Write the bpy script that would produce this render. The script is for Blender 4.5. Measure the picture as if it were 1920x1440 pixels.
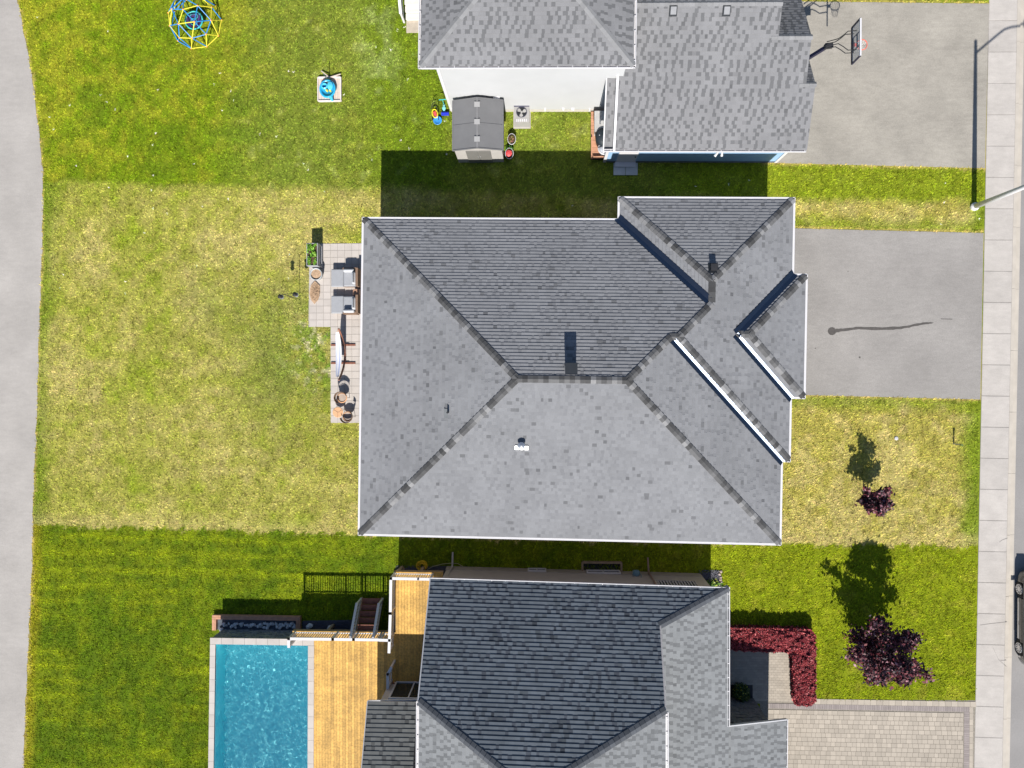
import bpy, math, random
import numpy as np
from mathutils import Vector, Matrix
random.seed(7); rng = np.random.default_rng(11)
for o in list(bpy.data.objects): bpy.data.objects.remove(o)
SC = bpy.context.scene
COL = SC.collection
# ------------------------------------------------------------------ camera (drone, 36 m up, almost straight down)
H = 36.0; F = 1350.0
d_ = Vector((-math.sin(.0401), -math.sin(.0072), -1)).normalized()
up_ = Vector((0, 1, 0)); up_ = (up_ - d_*up_.dot(d_)).normalized(); r_ = d_.cross(up_)
cam = bpy.data.cameras.new('camera'); co = bpy.data.objects.new('camera', cam); COL.objects.link(co)
co.matrix_world = Matrix(((r_.x, up_.x, -d_.x, 0), (r_.y, up_.y, -d_.y, 0), (r_.z, up_.z, -d_.z, H), (0, 0, 0, 1)))
cam.sensor_width = 36; cam.lens = F/1920*36; cam.clip_start = .5; cam.clip_end = 2000
SC.camera = co
# ------------------------------------------------------------------ sky and sun
SUN_EL = math.atan(1/1.09)
w = bpy.data.worlds.new('World'); SC.world = w; w.use_nodes = True
nt = w.node_tree; nt.nodes.clear()
sky = nt.nodes.new('ShaderNodeTexSky'); sky.sky_type = 'NISHITA'; sky.sun_disc = False
sky.sun_elevation = SUN_EL; sky.sun_rotation = math.pi; sky.air_density = 1.0; sky.dust_density = .6; sky.ozone_density = 3.0
bg = nt.nodes.new('ShaderNodeBackground'); bg.inputs[1].default_value = .066
wo = nt.nodes.new('ShaderNodeOutputWorld'); nt.links.new(sky.outputs[0], bg.inputs[0]); nt.links.new(bg.outputs[0], wo.inputs[0])
sl = bpy.data.lights.new('sun', 'SUN'); sl.energy = 4.6; sl.angle = math.radians(.5); sl.color = (1, .955, .88)
so = bpy.data.objects.new('sun', sl); COL.objects.link(so); so.location = (0, -30, 30)
so.rotation_euler = (math.pi/2 - SUN_EL, 0, math.radians(-.3))
SC.view_settings.view_transform = 'Standard'; SC.view_settings.look = 'None'
SC.view_settings.exposure = .61; SC.view_settings.gamma = 1; SC.view_settings.use_curve_mapping = False
SC.render.engine = 'CYCLES'

# ------------------------------------------------------------------ helpers
TH = -.0147; CT, ST = math.cos(TH), math.sin(TH)
def L(a, b, z=None):                       # the lots' own axes -> world
    x, y = a*CT - b*ST, a*ST + b*CT
    return (x, y) if z is None else (x, y, z)
def U(x, y): return (x*CT + y*ST, -x*ST + y*CT)
def at(px, py, z=0.0):                     # survey: photo point at a known height -> world
    v = d_*F + r_*(px-960) + up_*(720-py); t = (z-H)/v.z
    return (v.x*t, v.y*t, z)
def atp(px, py, p0, n):
    v = d_*F + r_*(px-960) + up_*(720-py); n = Vector(n); t = n.dot(Vector(p0)-Vector((0, 0, H)))/n.dot(v)
    q = v*t; return (q.x, q.y, q.z+H)

def mat(name, col, rough=.7, var=.12, scale=4., bump=0., bscale=40., metal=0., attr=False, rnd=0., spec=.4, coat=0., fine=0., fscale=60., mott=0.):
    m = bpy.data.materials.new(name); m.use_nodes = True; n = m.node_tree; ns = n.nodes; lk = n.links
    b = ns['Principled BSDF']; b.inputs['Roughness'].default_value = rough; b.inputs['Metallic'].default_value = metal
    b.inputs['Specular IOR Level'].default_value = spec
    if coat: b.inputs['Coat Weight'].default_value = coat
    geo = ns.new('ShaderNodeNewGeometry')
    c = ns.new('ShaderNodeRGB'); c.outputs[0].default_value = (*col, 1); out = c.outputs[0]
    if attr:
        a = ns.new('ShaderNodeAttribute'); a.attribute_name = 'tint'
        mx = ns.new('ShaderNodeMix'); mx.data_type = 'RGBA'; mx.blend_type = 'MULTIPLY'; mx.inputs[0].default_value = 1
        lk.new(out, mx.inputs[6]); lk.new(a.outputs['Color'], mx.inputs[7]); out = mx.outputs[2]
    def modulate(out, fac, amt):
        mr = ns.new('ShaderNodeMapRange'); mr.inputs[3].default_value = 1-amt; mr.inputs[4].default_value = 1+amt
        lk.new(fac, mr.inputs[0])
        h = ns.new('ShaderNodeVectorMath'); h.operation = 'SCALE'; lk.new(out, h.inputs[0]); lk.new(mr.outputs[0], h.inputs['Scale'])
        return h.outputs[0]
    if var:
        t = ns.new('ShaderNodeTexNoise'); t.inputs['Scale'].default_value = scale; t.inputs['Detail'].default_value = 5
        lk.new(geo.outputs['Position'], t.inputs['Vector'])
        mr = ns.new('ShaderNodeMapRange'); mr.inputs[1].default_value = .3; mr.inputs[2].default_value = .7; lk.new(t.outputs[0], mr.inputs[0])
        out = modulate(out, mr.outputs[0], var)
    if fine:
        t = ns.new('ShaderNodeTexNoise'); t.inputs['Scale'].default_value = fscale; t.inputs['Detail'].default_value = 2
        lk.new(geo.outputs['Position'], t.inputs['Vector'])
        mr = ns.new('ShaderNodeMapRange'); mr.inputs[1].default_value = .32; mr.inputs[2].default_value = .68; lk.new(t.outputs[0], mr.inputs[0])
        out = modulate(out, mr.outputs[0], fine)
    if mott:
        t = ns.new('ShaderNodeTexNoise'); t.inputs['Scale'].default_value = 5.5; t.inputs['Detail'].default_value = 6; t.inputs['Roughness'].default_value = .7
        vm = ns.new('ShaderNodeVectorMath'); vm.operation = 'MULTIPLY'; vm.inputs[1].default_value = (.35, 1, 1); lk.new(geo.outputs['Position'], vm.inputs[0]); lk.new(vm.outputs[0], t.inputs['Vector'])
        mr = ns.new('ShaderNodeMapRange'); mr.inputs[1].default_value = .35; mr.inputs[2].default_value = .65; lk.new(t.outputs[0], mr.inputs[0])
        out = modulate(out, mr.outputs[0], mott)
        t = ns.new('ShaderNodeTexNoise'); t.inputs['Scale'].default_value = 13; t.inputs['Detail'].default_value = 2; lk.new(geo.outputs['Position'], t.inputs['Vector'])
        mr = ns.new('ShaderNodeMapRange'); mr.inputs[1].default_value = .70; mr.inputs[2].default_value = .76; mr.inputs[3].default_value = .5; mr.inputs[4].default_value = -1.5; lk.new(t.outputs[0], mr.inputs[0])
        out = modulate(out, mr.outputs[0], mott*1.1)
    if rnd:
        oi = ns.new('ShaderNodeObjectInfo'); out = modulate(out, oi.outputs['Random'], rnd)
    lk.new(out, b.inputs['Base Color'])
    if bump:
        t = ns.new('ShaderNodeTexNoise'); t.inputs['Scale'].default_value = bscale; t.inputs['Detail'].default_value = 4
        lk.new(geo.outputs['Position'], t.inputs['Vector'])
        bp = ns.new('ShaderNodeBump'); bp.inputs['Distance'].default_value = bump; bp.inputs['Strength'].default_value = .8
        lk.new(t.outputs[0], bp.inputs['Height']); lk.new(bp.outputs[0], b.inputs['Normal'])
    return m

WPOS = {}
def prop(o, label=None, cat=None, group=None, kind=None):
    if label: o['label'] = label
    if cat: o['category'] = cat
    if group: o['group'] = group
    if kind: o['kind'] = kind
    return o
def thing(name, label, cat, loc, group=None):
    o = bpy.data.objects.new(name, None); o.empty_display_size = .3; COL.objects.link(o)
    o.location = loc; WPOS[o.name] = Vector(loc); return prop(o, label, cat, group)
def place(o, parent, wloc):
    COL.objects.link(o); wl = Vector(wloc); WPOS[o.name] = wl
    if parent is not None: o.parent = parent; o.location = wl - WPOS[parent.name]
    else: o.location = wl
    return o
class MB:
    def __init__(s): s.v = []; s.f = []; s.c = []; s.mi = []; s.m = 0; s.col = None
    def poly(s, pts, col=None):
        i = len(s.v); s.v += [tuple(p) for p in pts]; s.f.append(tuple(range(i, i+len(pts)))); s.c.append(col or s.col or (1, 1, 1)); s.mi.append(s.m); return s
    def prism(s, pts, z0, z1):
        n = len(pts); i = len(s.v)
        s.v += [(p[0], p[1], z0) for p in pts] + [(p[0], p[1], z1) for p in pts]
        a = sum(pts[k][0]*pts[(k+1) % n][1]-pts[(k+1) % n][0]*pts[k][1] for k in range(n))
        fs = [tuple(range(i+n, i+2*n)), tuple(range(i+n-1, i-1, -1))] + [(i+k, i+(k+1) % n, i+n+(k+1) % n, i+n+k) for k in range(n)]
        if a < 0: fs = [tuple(reversed(f)) for f in fs]
        s.f += fs; s.c += [s.col or (1, 1, 1)]*len(fs); s.mi += [s.m]*len(fs); return s
    def box(s, cx, cy, cz, sx, sy, sz, rz=0., rx=0.):
        M = Matrix.Rotation(rz, 3, 'Z') @ Matrix.Rotation(rx, 3, 'X'); i = len(s.v)
        for dz in (-.5, .5):
            for dx, dy in ((-.5, -.5), (.5, -.5), (.5, .5), (-.5, .5)):
                p = M @ Vector((dx*sx, dy*sy, dz*sz)); s.v.append((cx+p.x, cy+p.y, cz+p.z))
        fs = [(0, 3, 2, 1), (4, 5, 6, 7), (0, 1, 5, 4), (1, 2, 6, 5), (2, 3, 7, 6), (3, 0, 4, 7)]
        s.f += [tuple(i+k for k in f) for f in fs]; s.c += [s.col or (1, 1, 1)]*6; s.mi += [s.m]*6; return s
    def bar(s, p0, p1, w, h, upv=(0, 0, 1)):
        p0, p1 = Vector(p0), Vector(p1); d = (p1-p0).normalized(); u = Vector(upv); sd = d.cross(u)
        if sd.length < 1e-4: sd = d.cross(Vector((1, 0, 0)))
        sd.normalize(); u = sd.cross(d); i = len(s.v)
        for p in (p0, p1):
            for a, b in ((-.5, -.5), (.5, -.5), (.5, .5), (-.5, .5)): s.v.append(tuple(p+sd*a*w+u*b*h))
        fs = [(0, 1, 2, 3), (7, 6, 5, 4), (0, 4, 5, 1), (1, 5, 6, 2), (2, 6, 7, 3), (3, 7, 4, 0)]
        s.f += [tuple(i+k for k in f) for f in fs]; s.c += [s.col or (1, 1, 1)]*6; s.mi += [s.m]*6; return s
    def tube(s, pts, r, n=8, r1=None, cap=True):
        pts = [Vector(p) for p in pts]; i = len(s.v); m = len(pts)
        for k, p in enumerate(pts):
            d = (pts[min(k+1, m-1)]-pts[max(k-1, 0)]).normalized()
            a = d.cross(Vector((0, 0, 1)));
            if a.length < 1e-3: a = Vector((1, 0, 0))
            a.normalize(); b = d.cross(a); rr = r if r1 is None else r+(r1-r)*k/(m-1)
            for j in range(n):
                t = 2*math.pi*j/n; s.v.append(tuple(p+a*math.cos(t)*rr+b*math.sin(t)*rr))
        fs = [(i+k*n+j, i+k*n+(j+1) % n, i+(k+1)*n+(j+1) % n, i+(k+1)*n+j) for k in range(m-1) for j in range(n)]
        if cap: fs += [tuple(i+j for j in range(n-1, -1, -1)), tuple(i+(m-1)*n+j for j in range(n))]
        s.f += fs; s.c += [s.col or (1, 1, 1)]*len(fs); s.mi += [s.m]*len(fs); return s
    def lathe(s, cx, cy, prof, n=24, sx=1., sy=1., rz=0., cap=True):
        i = len(s.v); m = len(prof)
        for r, z in prof:
            for j in range(n):
                t = 2*math.pi*j/n; x, y = r*sx*math.cos(t), r*sy*math.sin(t)
                s.v.append((cx+x*math.cos(rz)-y*math.sin(rz), cy+x*math.sin(rz)+y*math.cos(rz), z))
        fs = [(i+k*n+j, i+k*n+(j+1) % n, i+(k+1)*n+(j+1) % n, i+(k+1)*n+j) for k in range(m-1) for j in range(n)]
        if cap: fs += [tuple(i+j for j in range(n-1, -1, -1)), tuple(i+(m-1)*n+j for j in range(n))]
        s.f += fs; s.c += [s.col or (1, 1, 1)]*len(fs); s.mi += [s.m]*len(fs); return s
    def mesh(s, name, mats, org, smooth=False, tint=False, bevel=False):
        me = bpy.data.meshes.new(name); ox, oy, oz = org
        me.from_pydata([(x-ox, y-oy, z-oz) for x, y, z in s.v], [], s.f)
        for m in (mats if isinstance(mats, (list, tuple)) else [mats]): me.materials.append(m)
        if max(s.mi, default=0): me.polygons.foreach_set('material_index', s.mi)
        if smooth: me.polygons.foreach_set('use_smooth', [True]*len(s.f))
        if tint:
            a = me.color_attributes.new('tint', 'FLOAT_COLOR', 'CORNER'); arr = []
            for f, c in zip(s.f, s.c): arr += [c[0], c[1], c[2], 1.]*len(f)
            a.data.foreach_set('color', arr)
        return me
    def build(s, name, mats, parent=None, org=None, **k):
        if org is None:
            org = tuple(WPOS[parent.name]) if parent is not None else (sum(v[0] for v in s.v)/len(s.v), sum(v[1] for v in s.v)/len(s.v), min(v[2] for v in s.v))
        return place(bpy.data.objects.new(name, s.mesh(name, mats, org, **k)), parent, org)

def clip(poly, a, b, c):                   # keep a*x+b*y+c >= 0
    out = []; n = len(poly)
    for i in range(n):
        p, q = poly[i], poly[(i+1) % n]; dp = a*p[0]+b*p[1]+c; dq = a*q[0]+b*q[1]+c
        if dp >= 0: out.append(p)
        if (dp > 0 > dq) or (dp < 0 < dq):
            t = dp/(dp-dq); out.append((p[0]+(q[0]-p[0])*t, p[1]+(q[1]-p[1])*t))
    return out
def area(p): return abs(sum(p[i][0]*p[(i+1) % len(p)][1]-p[(i+1) % len(p)][0]*p[i][1] for i in range(len(p))))/2 if len(p) > 2 else 0
def hsh(*k):
    v = 0x9E3779B9
    for x in k:
        v ^= (int(round(x*1009))*0x85EBCA6B) & 0xFFFFFFFF; v = (v*0xC2B2AE35+0x27D4EB2F) & 0xFFFFFFFF; v ^= v >> 15; v = (v*0x2C1B3C6D) & 0xFFFFFFFF; v ^= v >> 13
    return v/4294967296.0

# ------------------------------------------------------------------ materials
M = {}
def MT(n, *a, **k): M[n] = mat(n, *a, **k)
MT('asphalt', (.275, .260, .247), .9, .12, .35, .002, 90, fine=.12, fscale=38, mott=.06)
MT('asphalt_pale', (.31, .288, .252), .9, .13, .6, .002, 90, fine=.12, fscale=36, mott=.08)
MT('trail', (.350, .328, .308), .9, .10, .5, .002, 90, fine=.08, fscale=36, mott=.05)
MT('road', (.25, .24, .235), .9, .08, .6, .002, 90, fine=.08, fscale=40)
MT('concrete', (.435, .405, .378), .85, .07, 1.4, .002, 60, rnd=.05, fine=.06, fscale=30, mott=.05)
MT('kerb', (.45, .41, .36), .85, .08, 2, .002, 60)
MT('patio', (.47, .43, .40), .85, .05, 3, .001, 60, rnd=.06)
MT('joint', (.13, .12, .10), .95, .2, 10)
MT('soil', (.09, .06, .035), .95, .3, 8, .02, 30)
MT('white', (.62, .61, .63), .45, .03, 3)
MT('white_dull', (.52, .52, .54), .5, .04, 3)
MT('siding', (.43, .437, .447), .55, .03, 1.)
MT('siding_grey', (.45, .42, .41), .6, .05, 2)
MT('brick', (.27, .23, .21), .85, .2, 12)
MT('stone', (.14, .145, .155), .85, .25, 7, .02, 9)
MT('slate', (.20, .22, .235), .8, .3, 9, .03, 14, fine=.25, fscale=25)
MT('glass', (.02, .025, .03), .06, 0, spec=.8)
MT('felt', (.05, .05, .055), .95, .1)
MT('shingle', (1, 1, 1), .92, .08, .55, attr=True, fine=.10, fscale=55, spec=.25)
MT('cap', (.165, .163, .165), .92, .08, 6, rnd=.50, fine=.1, fscale=55, spec=.25)
MT('cap_a', (.070, .070, .072), .92, .08, 6, rnd=.25, fine=.1, spec=.25)
MT('cap_b', (.115, .115, .118), .92, .08, 6, rnd=.2, fine=.1, spec=.25)
MT('cap_c', (.21, .21, .215), .92, .08, 6, rnd=.15, fine=.1, spec=.25)
MT('cap_light', (.21, .212, .22), .92, .06, 6, rnd=.12, fine=.08, spec=.25)
MT('cap_dark', (.085, .092, .105), .92, .08, 6, rnd=.15, fine=.08, spec=.25)
MT('flashing', (.10, .125, .17), .36, .05, 3, metal=1.)
MT('vent_dark', (.014, .018, .024), .5, .1)
MT('galv', (.62, .63, .65), .35, .08, metal=.8)
MT('black', (.02, .022, .026), .5, .1)
MT('metal_black', (.03, .03, .033), .35, .1)
MT('wood_deck', (.53, .31, .075), .65, .20, 1.6, .002, 50, rnd=.24, fine=.20, fscale=12, mott=.10)
MT('wood_red', (.30, .12, .08), .7, .2, 6, rnd=.12)
MT('wood_orange', (.50, .26, .16), .7, .15, 5, rnd=.12)
MT('timber', (.32, .24, .17), .75, .2, 6)
MT('rock', (.55, .56, .57), .8, .2, 5, .01, 15)
MT('gravel', (.10, .10, .12), .9, .5, 25, .03, 30)
MT('pavement_joint', (.25, .225, .19), .95, .2, 12)
MT('paver', (.385, .34, .285), .85, .05, 2, rnd=.10, attr=True, fine=.05)
MT('paver_one', (.385, .34, .285), .85, .05, 2, rnd=.11, fine=.06)
MT('paver_dark', (.27, .235, .225), .85, .08, 3, attr=True)
MT('cushion', (.31, .32, .345), .85, .04, 5, .004, 20)
MT('wicker', (.20, .13, .09), .8, .2, 20)
MT('rope', (.62, .36, .20), .7, .12, 15)
MT('hammock', (.55, .53, .60), .85, .1, 10)
MT('larch', (.22, .09, .06), .5, .2, 10)
MT('mat_brown', (.42, .29, .19), .95, .25, 14, .01, 40)
MT('pot', (.55, .50, .46), .6, .1, 8)
MT('blue_bar', (.03, .24, .60), .4, .05)
MT('yellow_bar', (.75, .66, .06), .4, .05)
MT('orange_ball', (.85, .30, .05), .4, .05)
MT('teal', (.05, .48, .45), .4, .1)
MT('toy_blue', (.03, .38, .66), .3, .1, 8)
MT('toy_cobalt', (.03, .05, .55), .35, .2, 20)
MT('toy_yellow', (.8, .68, .04), .35, .05)
MT('toy_red', (.75, .09, .10), .4, .1)
MT('sand', (.60, .50, .43), .9, .1, 12)
MT('shed_roof', (.15, .151, .158), .75, .06, 2, fine=.05)
MT('shed_wall', (.42, .40, .38), .6, .05)
MT('shed_door', (.17, .165, .155), .6, .06)
MT('skylight', (.33, .33, .335), .4, .03)
MT('ac', (.36, .35, .345), .5, .05)
MT('plant', (.16, .34, .03), .6, .3, 20)
MT('plant_dark', (.045, .085, .022), .6, .4, 14)
MT('leaf_red', (.9, .9, .9), .55, .0, attr=True)
MT('bark', (.12, .08, .05), .9, .2)
MT('hose', (.85, .55, .02), .4, .05)
MT('crack', (.20, .185, .175), .9, .1)
MT('pillow', (.46, .47, .50), .85, .04, 5, .004, 20)
MT('stain', (.085, .078, .074), .9, .15, 8)
MT('paint_red', (.80, .12, .08), .4, .05)
MT('net', (.8, .8, .8), .7, .0)
MT('polycarb', (.50, .56, .62), .15, .0)
MT('car', (.07, .075, .075), .25, .03, metal=.5, coat=1.)
MT('rubber', (.02, .02, .02), .8, .1)
MT('alloy', (.75, .75, .76), .3, .03, metal=.6)
MT('pole', (.62, .62, .64), .6, .05)
MT('lamp_red', (.5, .02, .02), .2, 0)

# ------------------------------------------------------------------ numpy noise and lawn colour
_lat = rng.random((256, 256))
def vn(x, y, s, o=0):
    x = x*s+o*17.3+100; y = y*s+o*9.1+100; xi = np.floor(x).astype(int); yi = np.floor(y).astype(int); fx = x-xi; fy = y-yi
    fx = fx*fx*(3-2*fx); fy = fy*fy*(3-2*fy); g = lambda a, b: _lat[(a) & 255, (b) & 255]
    return (g(xi, yi)*(1-fx)+g(xi+1, yi)*fx)*(1-fy)+(g(xi, yi+1)*(1-fx)+g(xi+1, yi+1)*fx)*fy
def fbm(x, y, s, o=0, n=3): return sum(vn(x, y, s*2**k, o+k)/2**k for k in range(n))/sum(1/2**k for k in range(n))
def sm(a, b, v): t = np.clip((v-a)/(b-a), 0, 1); return t*t*(3-2*t)
def mixc(a, b, t): return a*(1-t)[:, None]+b*t[:, None]
TRAIL_PX = [(27, -60), (33, 0), (45, 60), (60, 140), (70, 220), (78, 290), (81, 350), (80, 440), (76, 560), (73, 640), (70, 760), (66, 860), (62, 950), (61, 1040), (58, 1120), (53, 1220), (48, 1330), (44, 1440), (41, 1500)]
TRAIL = [at(*p)[:2] for p in TRAIL_PX]
TRAIL = [(TRAIL[0][0]-9, 45)] + [(TRAIL[0][0]-3, 28)] + TRAIL + [(TRAIL[-1][0]-2.5, -38)]
TRAIL_Y = np.array([p[1] for p in TRAIL][::-1]); TRAIL_X = np.array([p[0] for p in TRAIL][::-1])
DRIVE_M = [at(*p)[:2] for p in ((1440, 427), (1840, 437), (1835.5, 749), (1440, 739))]
DRIVE_N = [at(*p)[:2] for p in ((1420, 2), (1853, 7), (1843.5, 315.5), (1430, 305))]
DRIVE_S = [at(*p)[:2] for p in ((1425, 1311), (1824, 1313), (1819, 1560), (1425, 1560))]
PAT_A = [at(*p)[:2] for p in ((580, 457), (700, 457), (700, 613), (578.5, 613))]
PAT_B = [at(*p)[:2] for p in ((620, 613), (700, 613), (700, 793), (620, 793))]
def _sx(y): return 0
SWL = [at(1854, 0)[:2], at(1845, 360)[:2], at(1838, 720)[:2], at(1831, 1080)[:2], at(1826, 1440)[:2]]
def swx(y):
    xs = [p[0] for p in SWL][::-1]; ys = [p[1] for p in SWL][::-1]
    return np.interp(y, ys, xs)
for D_ in (DRIVE_M, DRIVE_N, DRIVE_S):
    for i_ in (1, 2): D_[i_] = (float(swx(D_[i_][1]))+.012, D_[i_][1])
def segd(x, y, P):
    dd = np.full(x.shape, 1e9); n = len(P)
    for i in range(n):
        (ax, ay), (bx, by) = P[i], P[(i+1) % n]; vx, vy = bx-ax, by-ay; t = np.clip(((x-ax)*vx+(y-ay)*vy)/(vx*vx+vy*vy), 0, 1)
        dd = np.minimum(dd, np.hypot(x-ax-t*vx, y-ay-t*vy))
    return dd
def inside(x, y, P):
    r = np.zeros(x.shape, bool); n = len(P)
    for i in range(n):
        (ax, ay), (bx, by) = P[i], P[(i+1) % n]
        c = ((ay > y) != (by > y)) & (x < (bx-ax)*(y-ay)/((by-ay) if by != ay else 1e-9)+ax); r ^= c
    return r
C = lambda *c: np.array(c)
def wpt(px, py): return at(px, py)[:2]
B_NM = [wpt(-200, 338), wpt(80, 346), wpt(700, 352), wpt(1150, 372), wpt(1460, 374), wpt(1840, 384)]
B_MS = [wpt(-200, 980), wpt(62, 984), wpt(400, 992), wpt(700, 1006), wpt(1330, 1020), wpt(1830, 1024)]
def bline(B, x): return np.interp(x, [p[0] for p in B], [p[1] for p in B])
def lawn_col(x, y):
    n0 = fbm(x, y, .16, 1); n1 = fbm(x, y, .55, 2); n2 = fbm(x, y, 2.2, 3, 2); n3 = vn(x, y, 7, 4)
    vivid = C(.150, .205, .004); deep = C(.080, .135, .004); yel = C(.30, .28, .022); tan = C(.48, .375, .165); olive = C(.165, .195, .032); pale = C(.34, .37, .19); dry = C(.325, .298, .062)
    # north lot
    e = sm(-17.5, -12.5, x+(n1-.5)*2.5)
    N = mixc(mixc(np.tile(vivid, (len(x), 1)), np.tile(yel, (len(x), 1)), sm(.35, .75, n0*.5+n2*.5)*.85), mixc(np.tile(olive, (len(x), 1)), np.tile(dry, (len(x), 1)), sm(.45, .8, n1*.5+n2*.5)*.55), e*.85)
    N = mixc(N, np.tile(deep, (len(x), 1)), sm(.55, .8, n1)*.35)
    g = sm(-10, -7.2, x)*(1-sm(-5.2, -4, x))            # greener band near the north house
    N = mixc(N, np.tile(vivid, (len(x), 1)), g*.7)
    wl = np.exp(-((x+8.3+(n1-.5)*1.2)/.9)**2)*sm(13.5, 15.5, y)*sm(.35, .6, n2)
    N = mixc(N, np.tile(pale, (len(x), 1)), np.clip(wl*.40+sm(.70, .86, n2)*e*.25, 0, 1))
    st = (np.sin((x+y*.05)*11)*.5+.5)*g*.3
    N = mixc(N, np.tile(deep, (len(x), 1)), st)
    N = mixc(N, np.tile(C(.22, .25, .008), (len(x), 1)), sm(5, 8, x)*.75)
    # middle lot
    t = n1*.4+n2*.35+n0*.25
    Mi = mixc(np.tile(C(.235, .265, .022), (len(x), 1)), np.tile(dry, (len(x), 1)), sm(.25, .5, t))
    Mi = mixc(Mi, np.tile(tan, (len(x), 1)), sm(.44, .72, t)*.62)
    dark = np.exp(-(((x+13)/2.4)**2+((y-.5)/3.6)**2))+.8*np.exp(-(((x+15.5)/2.5)**2+((y-4)/1.6)**2))
    Mi = mixc(Mi, np.tile(olive*.95, (len(x), 1)), np.clip(dark*.75*sm(.25, .6, n1), 0, 1))
    fr = sm(8, 10, x)
    Mi = mixc(Mi, mixc(np.tile(C(.37, .30, .075), (len(x), 1)), np.tile(tan, (len(x), 1)), sm(.4, .62, n2*.5+n1*.5)*.7), fr*.85)
    clov = (np.exp(-((x+11.2)/1.9)**2-((y-1.6)/2.4)**2)+np.exp(-((x+9.9)/.9)**2-((y-1.2)/1.9)**2))*sm(.42, .58, vn(x, y, 3.1, 41)*.6+vn(x, y, 6.3, 42)*.4)
    Mi = mixc(Mi, np.tile(C(.15, .21, .025), (len(x), 1)), np.clip(clov*.9, 0, 1)); Mi = mixc(Mi, np.tile(C(.43, .385, .23), (len(x), 1)), np.clip(np.exp(-((x+10.8)/1.6)**2-((y-1.6)/2.2)**2)*1.4, 0, 1)*sm(.70, .80, vn(x, y, 5.5, 9)))
    edge = x-np.interp(y, TRAIL_Y, TRAIL_X)
    Mi = mixc(Mi, np.tile(C(.13, .19, .004), (len(x), 1)), (1-sm(.3, 1.6, edge+n1))*.8)
    sw = swx(y)-x
    Mi = mixc(Mi, np.tile(C(.16, .22, .006), (len(x), 1)), (1-sm(.25, 1.15, sw+(n2-.5)*.5))*.85*sm(15, 16, x))
    dm = segd(x, y, DRIVE_M)
    Mi = mixc(Mi, np.tile(C(.18, .22, .008), (len(x), 1)), (1-sm(.2, .9, dm+(n2-.5)*.4))*.75)
    bt = y-bline(B_MS, x); Mi = mixc(Mi, np.tile(tan, (len(x), 1)), (1-sm(.1, .9, bt))*.45)
    # south lot
    S = mixc(np.tile(C(.090, .140, .003), (len(x), 1)), np.tile(C(.170, .205, .006), (len(x), 1)), sm(.3, .7, n1*.5+n2*.5))
    S = mixc(S, np.tile(C(.07, .11, .004), (len(x), 1)), sm(.5, .8, n3*.4+n1*.6)*.4)
    S = mixc(S, np.tile(C(.215, .245, .008), (len(x), 1)), sm(2, 7, x)*.75)
    ml = sm(.55, .95, np.sin((y+x*.015)*7.5+fbm(x, y*3, .3, 5)*5)*.5+.5)*(1-sm(-13, -9, x))*sm(.3, .6, n1)
    S = mixc(S, np.tile(C(.27, .31, .008), (len(x), 1)), ml*.42)
    m2 = sm(.6, .95, np.sin((y+x*.015)*11+fbm(x, y*3, .4, 8)*6)*.5+.5)*(1-sm(-13, -9, x))*sm(.4, .6, fbm(x, y, .5, 12))
    S = mixc(S, np.tile(C(.05, .085, .004), (len(x), 1)), m2*.35)
    S = mixc(S, np.tile(C(.30, .28, .05), (len(x), 1)), sm(.62, .78, n2)*.4*sm(2, 7, x))
    S = mixc(S, np.tile(C(.30, .25, .02), (len(x), 1)), (1-sm(.1, .75, edge+(n2-.5)*.4))*.7)
    yy = y+(n3-.5)*.26+(n2-.5)*.22
    isN = (yy > bline(B_NM, x)); isS = (yy < bline(B_MS, x)-.0)
    kN = sm(-.25, .25, yy-bline(B_NM, x)+(n1-.5)*.8)
    out = mixc(Mi, N*C(.98, .99, .8), kN); out[isS] = (S*C(1.02, .99, .6))[isS]
    # worn rims against the paving
    rim = np.minimum.reduce([segd(x, y, DRIVE_M), segd(x, y, DRIVE_N), np.abs(edge)+.02])
    out = mixc(out, np.tile(C(.50, .36, .12), (len(x), 1)), (1-sm(.04, .13, rim+(n3-.5)*.08))*.75)
    cr = (vn(x, y, 5.5, 31)*.6+.4*vn(x, y, 2.3, 35))[:, None]
    out = out*C(1.06, 1.13, 1.0)*(.86+.28*sm(.2, .8, cr))+C(.003, .003, .006)
    return np.clip(out, 0, 1)

lawn_m = mat('turf', (.80, .80, .80), .95, .0, attr=True, fine=.30, fscale=26, spec=.1)
blade_m = mat('grass_blade', (1.22, 1.22, 1.10), .9, .0, attr=True, spec=.04)
def np_mesh(name, V, T, col, m):
    me = bpy.data.meshes.new(name); nv, nf = len(V), len(T); k = T.shape[1]
    me.vertices.add(nv); me.vertices.foreach_set('co', V.astype(np.float32).ravel())
    me.loops.add(nf*k); me.loops.foreach_set('vertex_index', T.astype(np.int32).ravel())
    me.polygons.add(nf); me.polygons.foreach_set('loop_start', np.arange(nf, dtype=np.int32)*k)
    try: me.polygons.foreach_set('loop_total', np.full(nf, k, np.int32))
    except Exception: pass
    me.update(calc_edges=True)
    a = me.color_attributes.new('tint', 'FLOAT_COLOR', 'POINT')
    a.data.foreach_set('color', np.concatenate([col, np.ones((nv, 1))], 1).astype(np.float32).ravel())
    me.materials.append(m); return me

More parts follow.
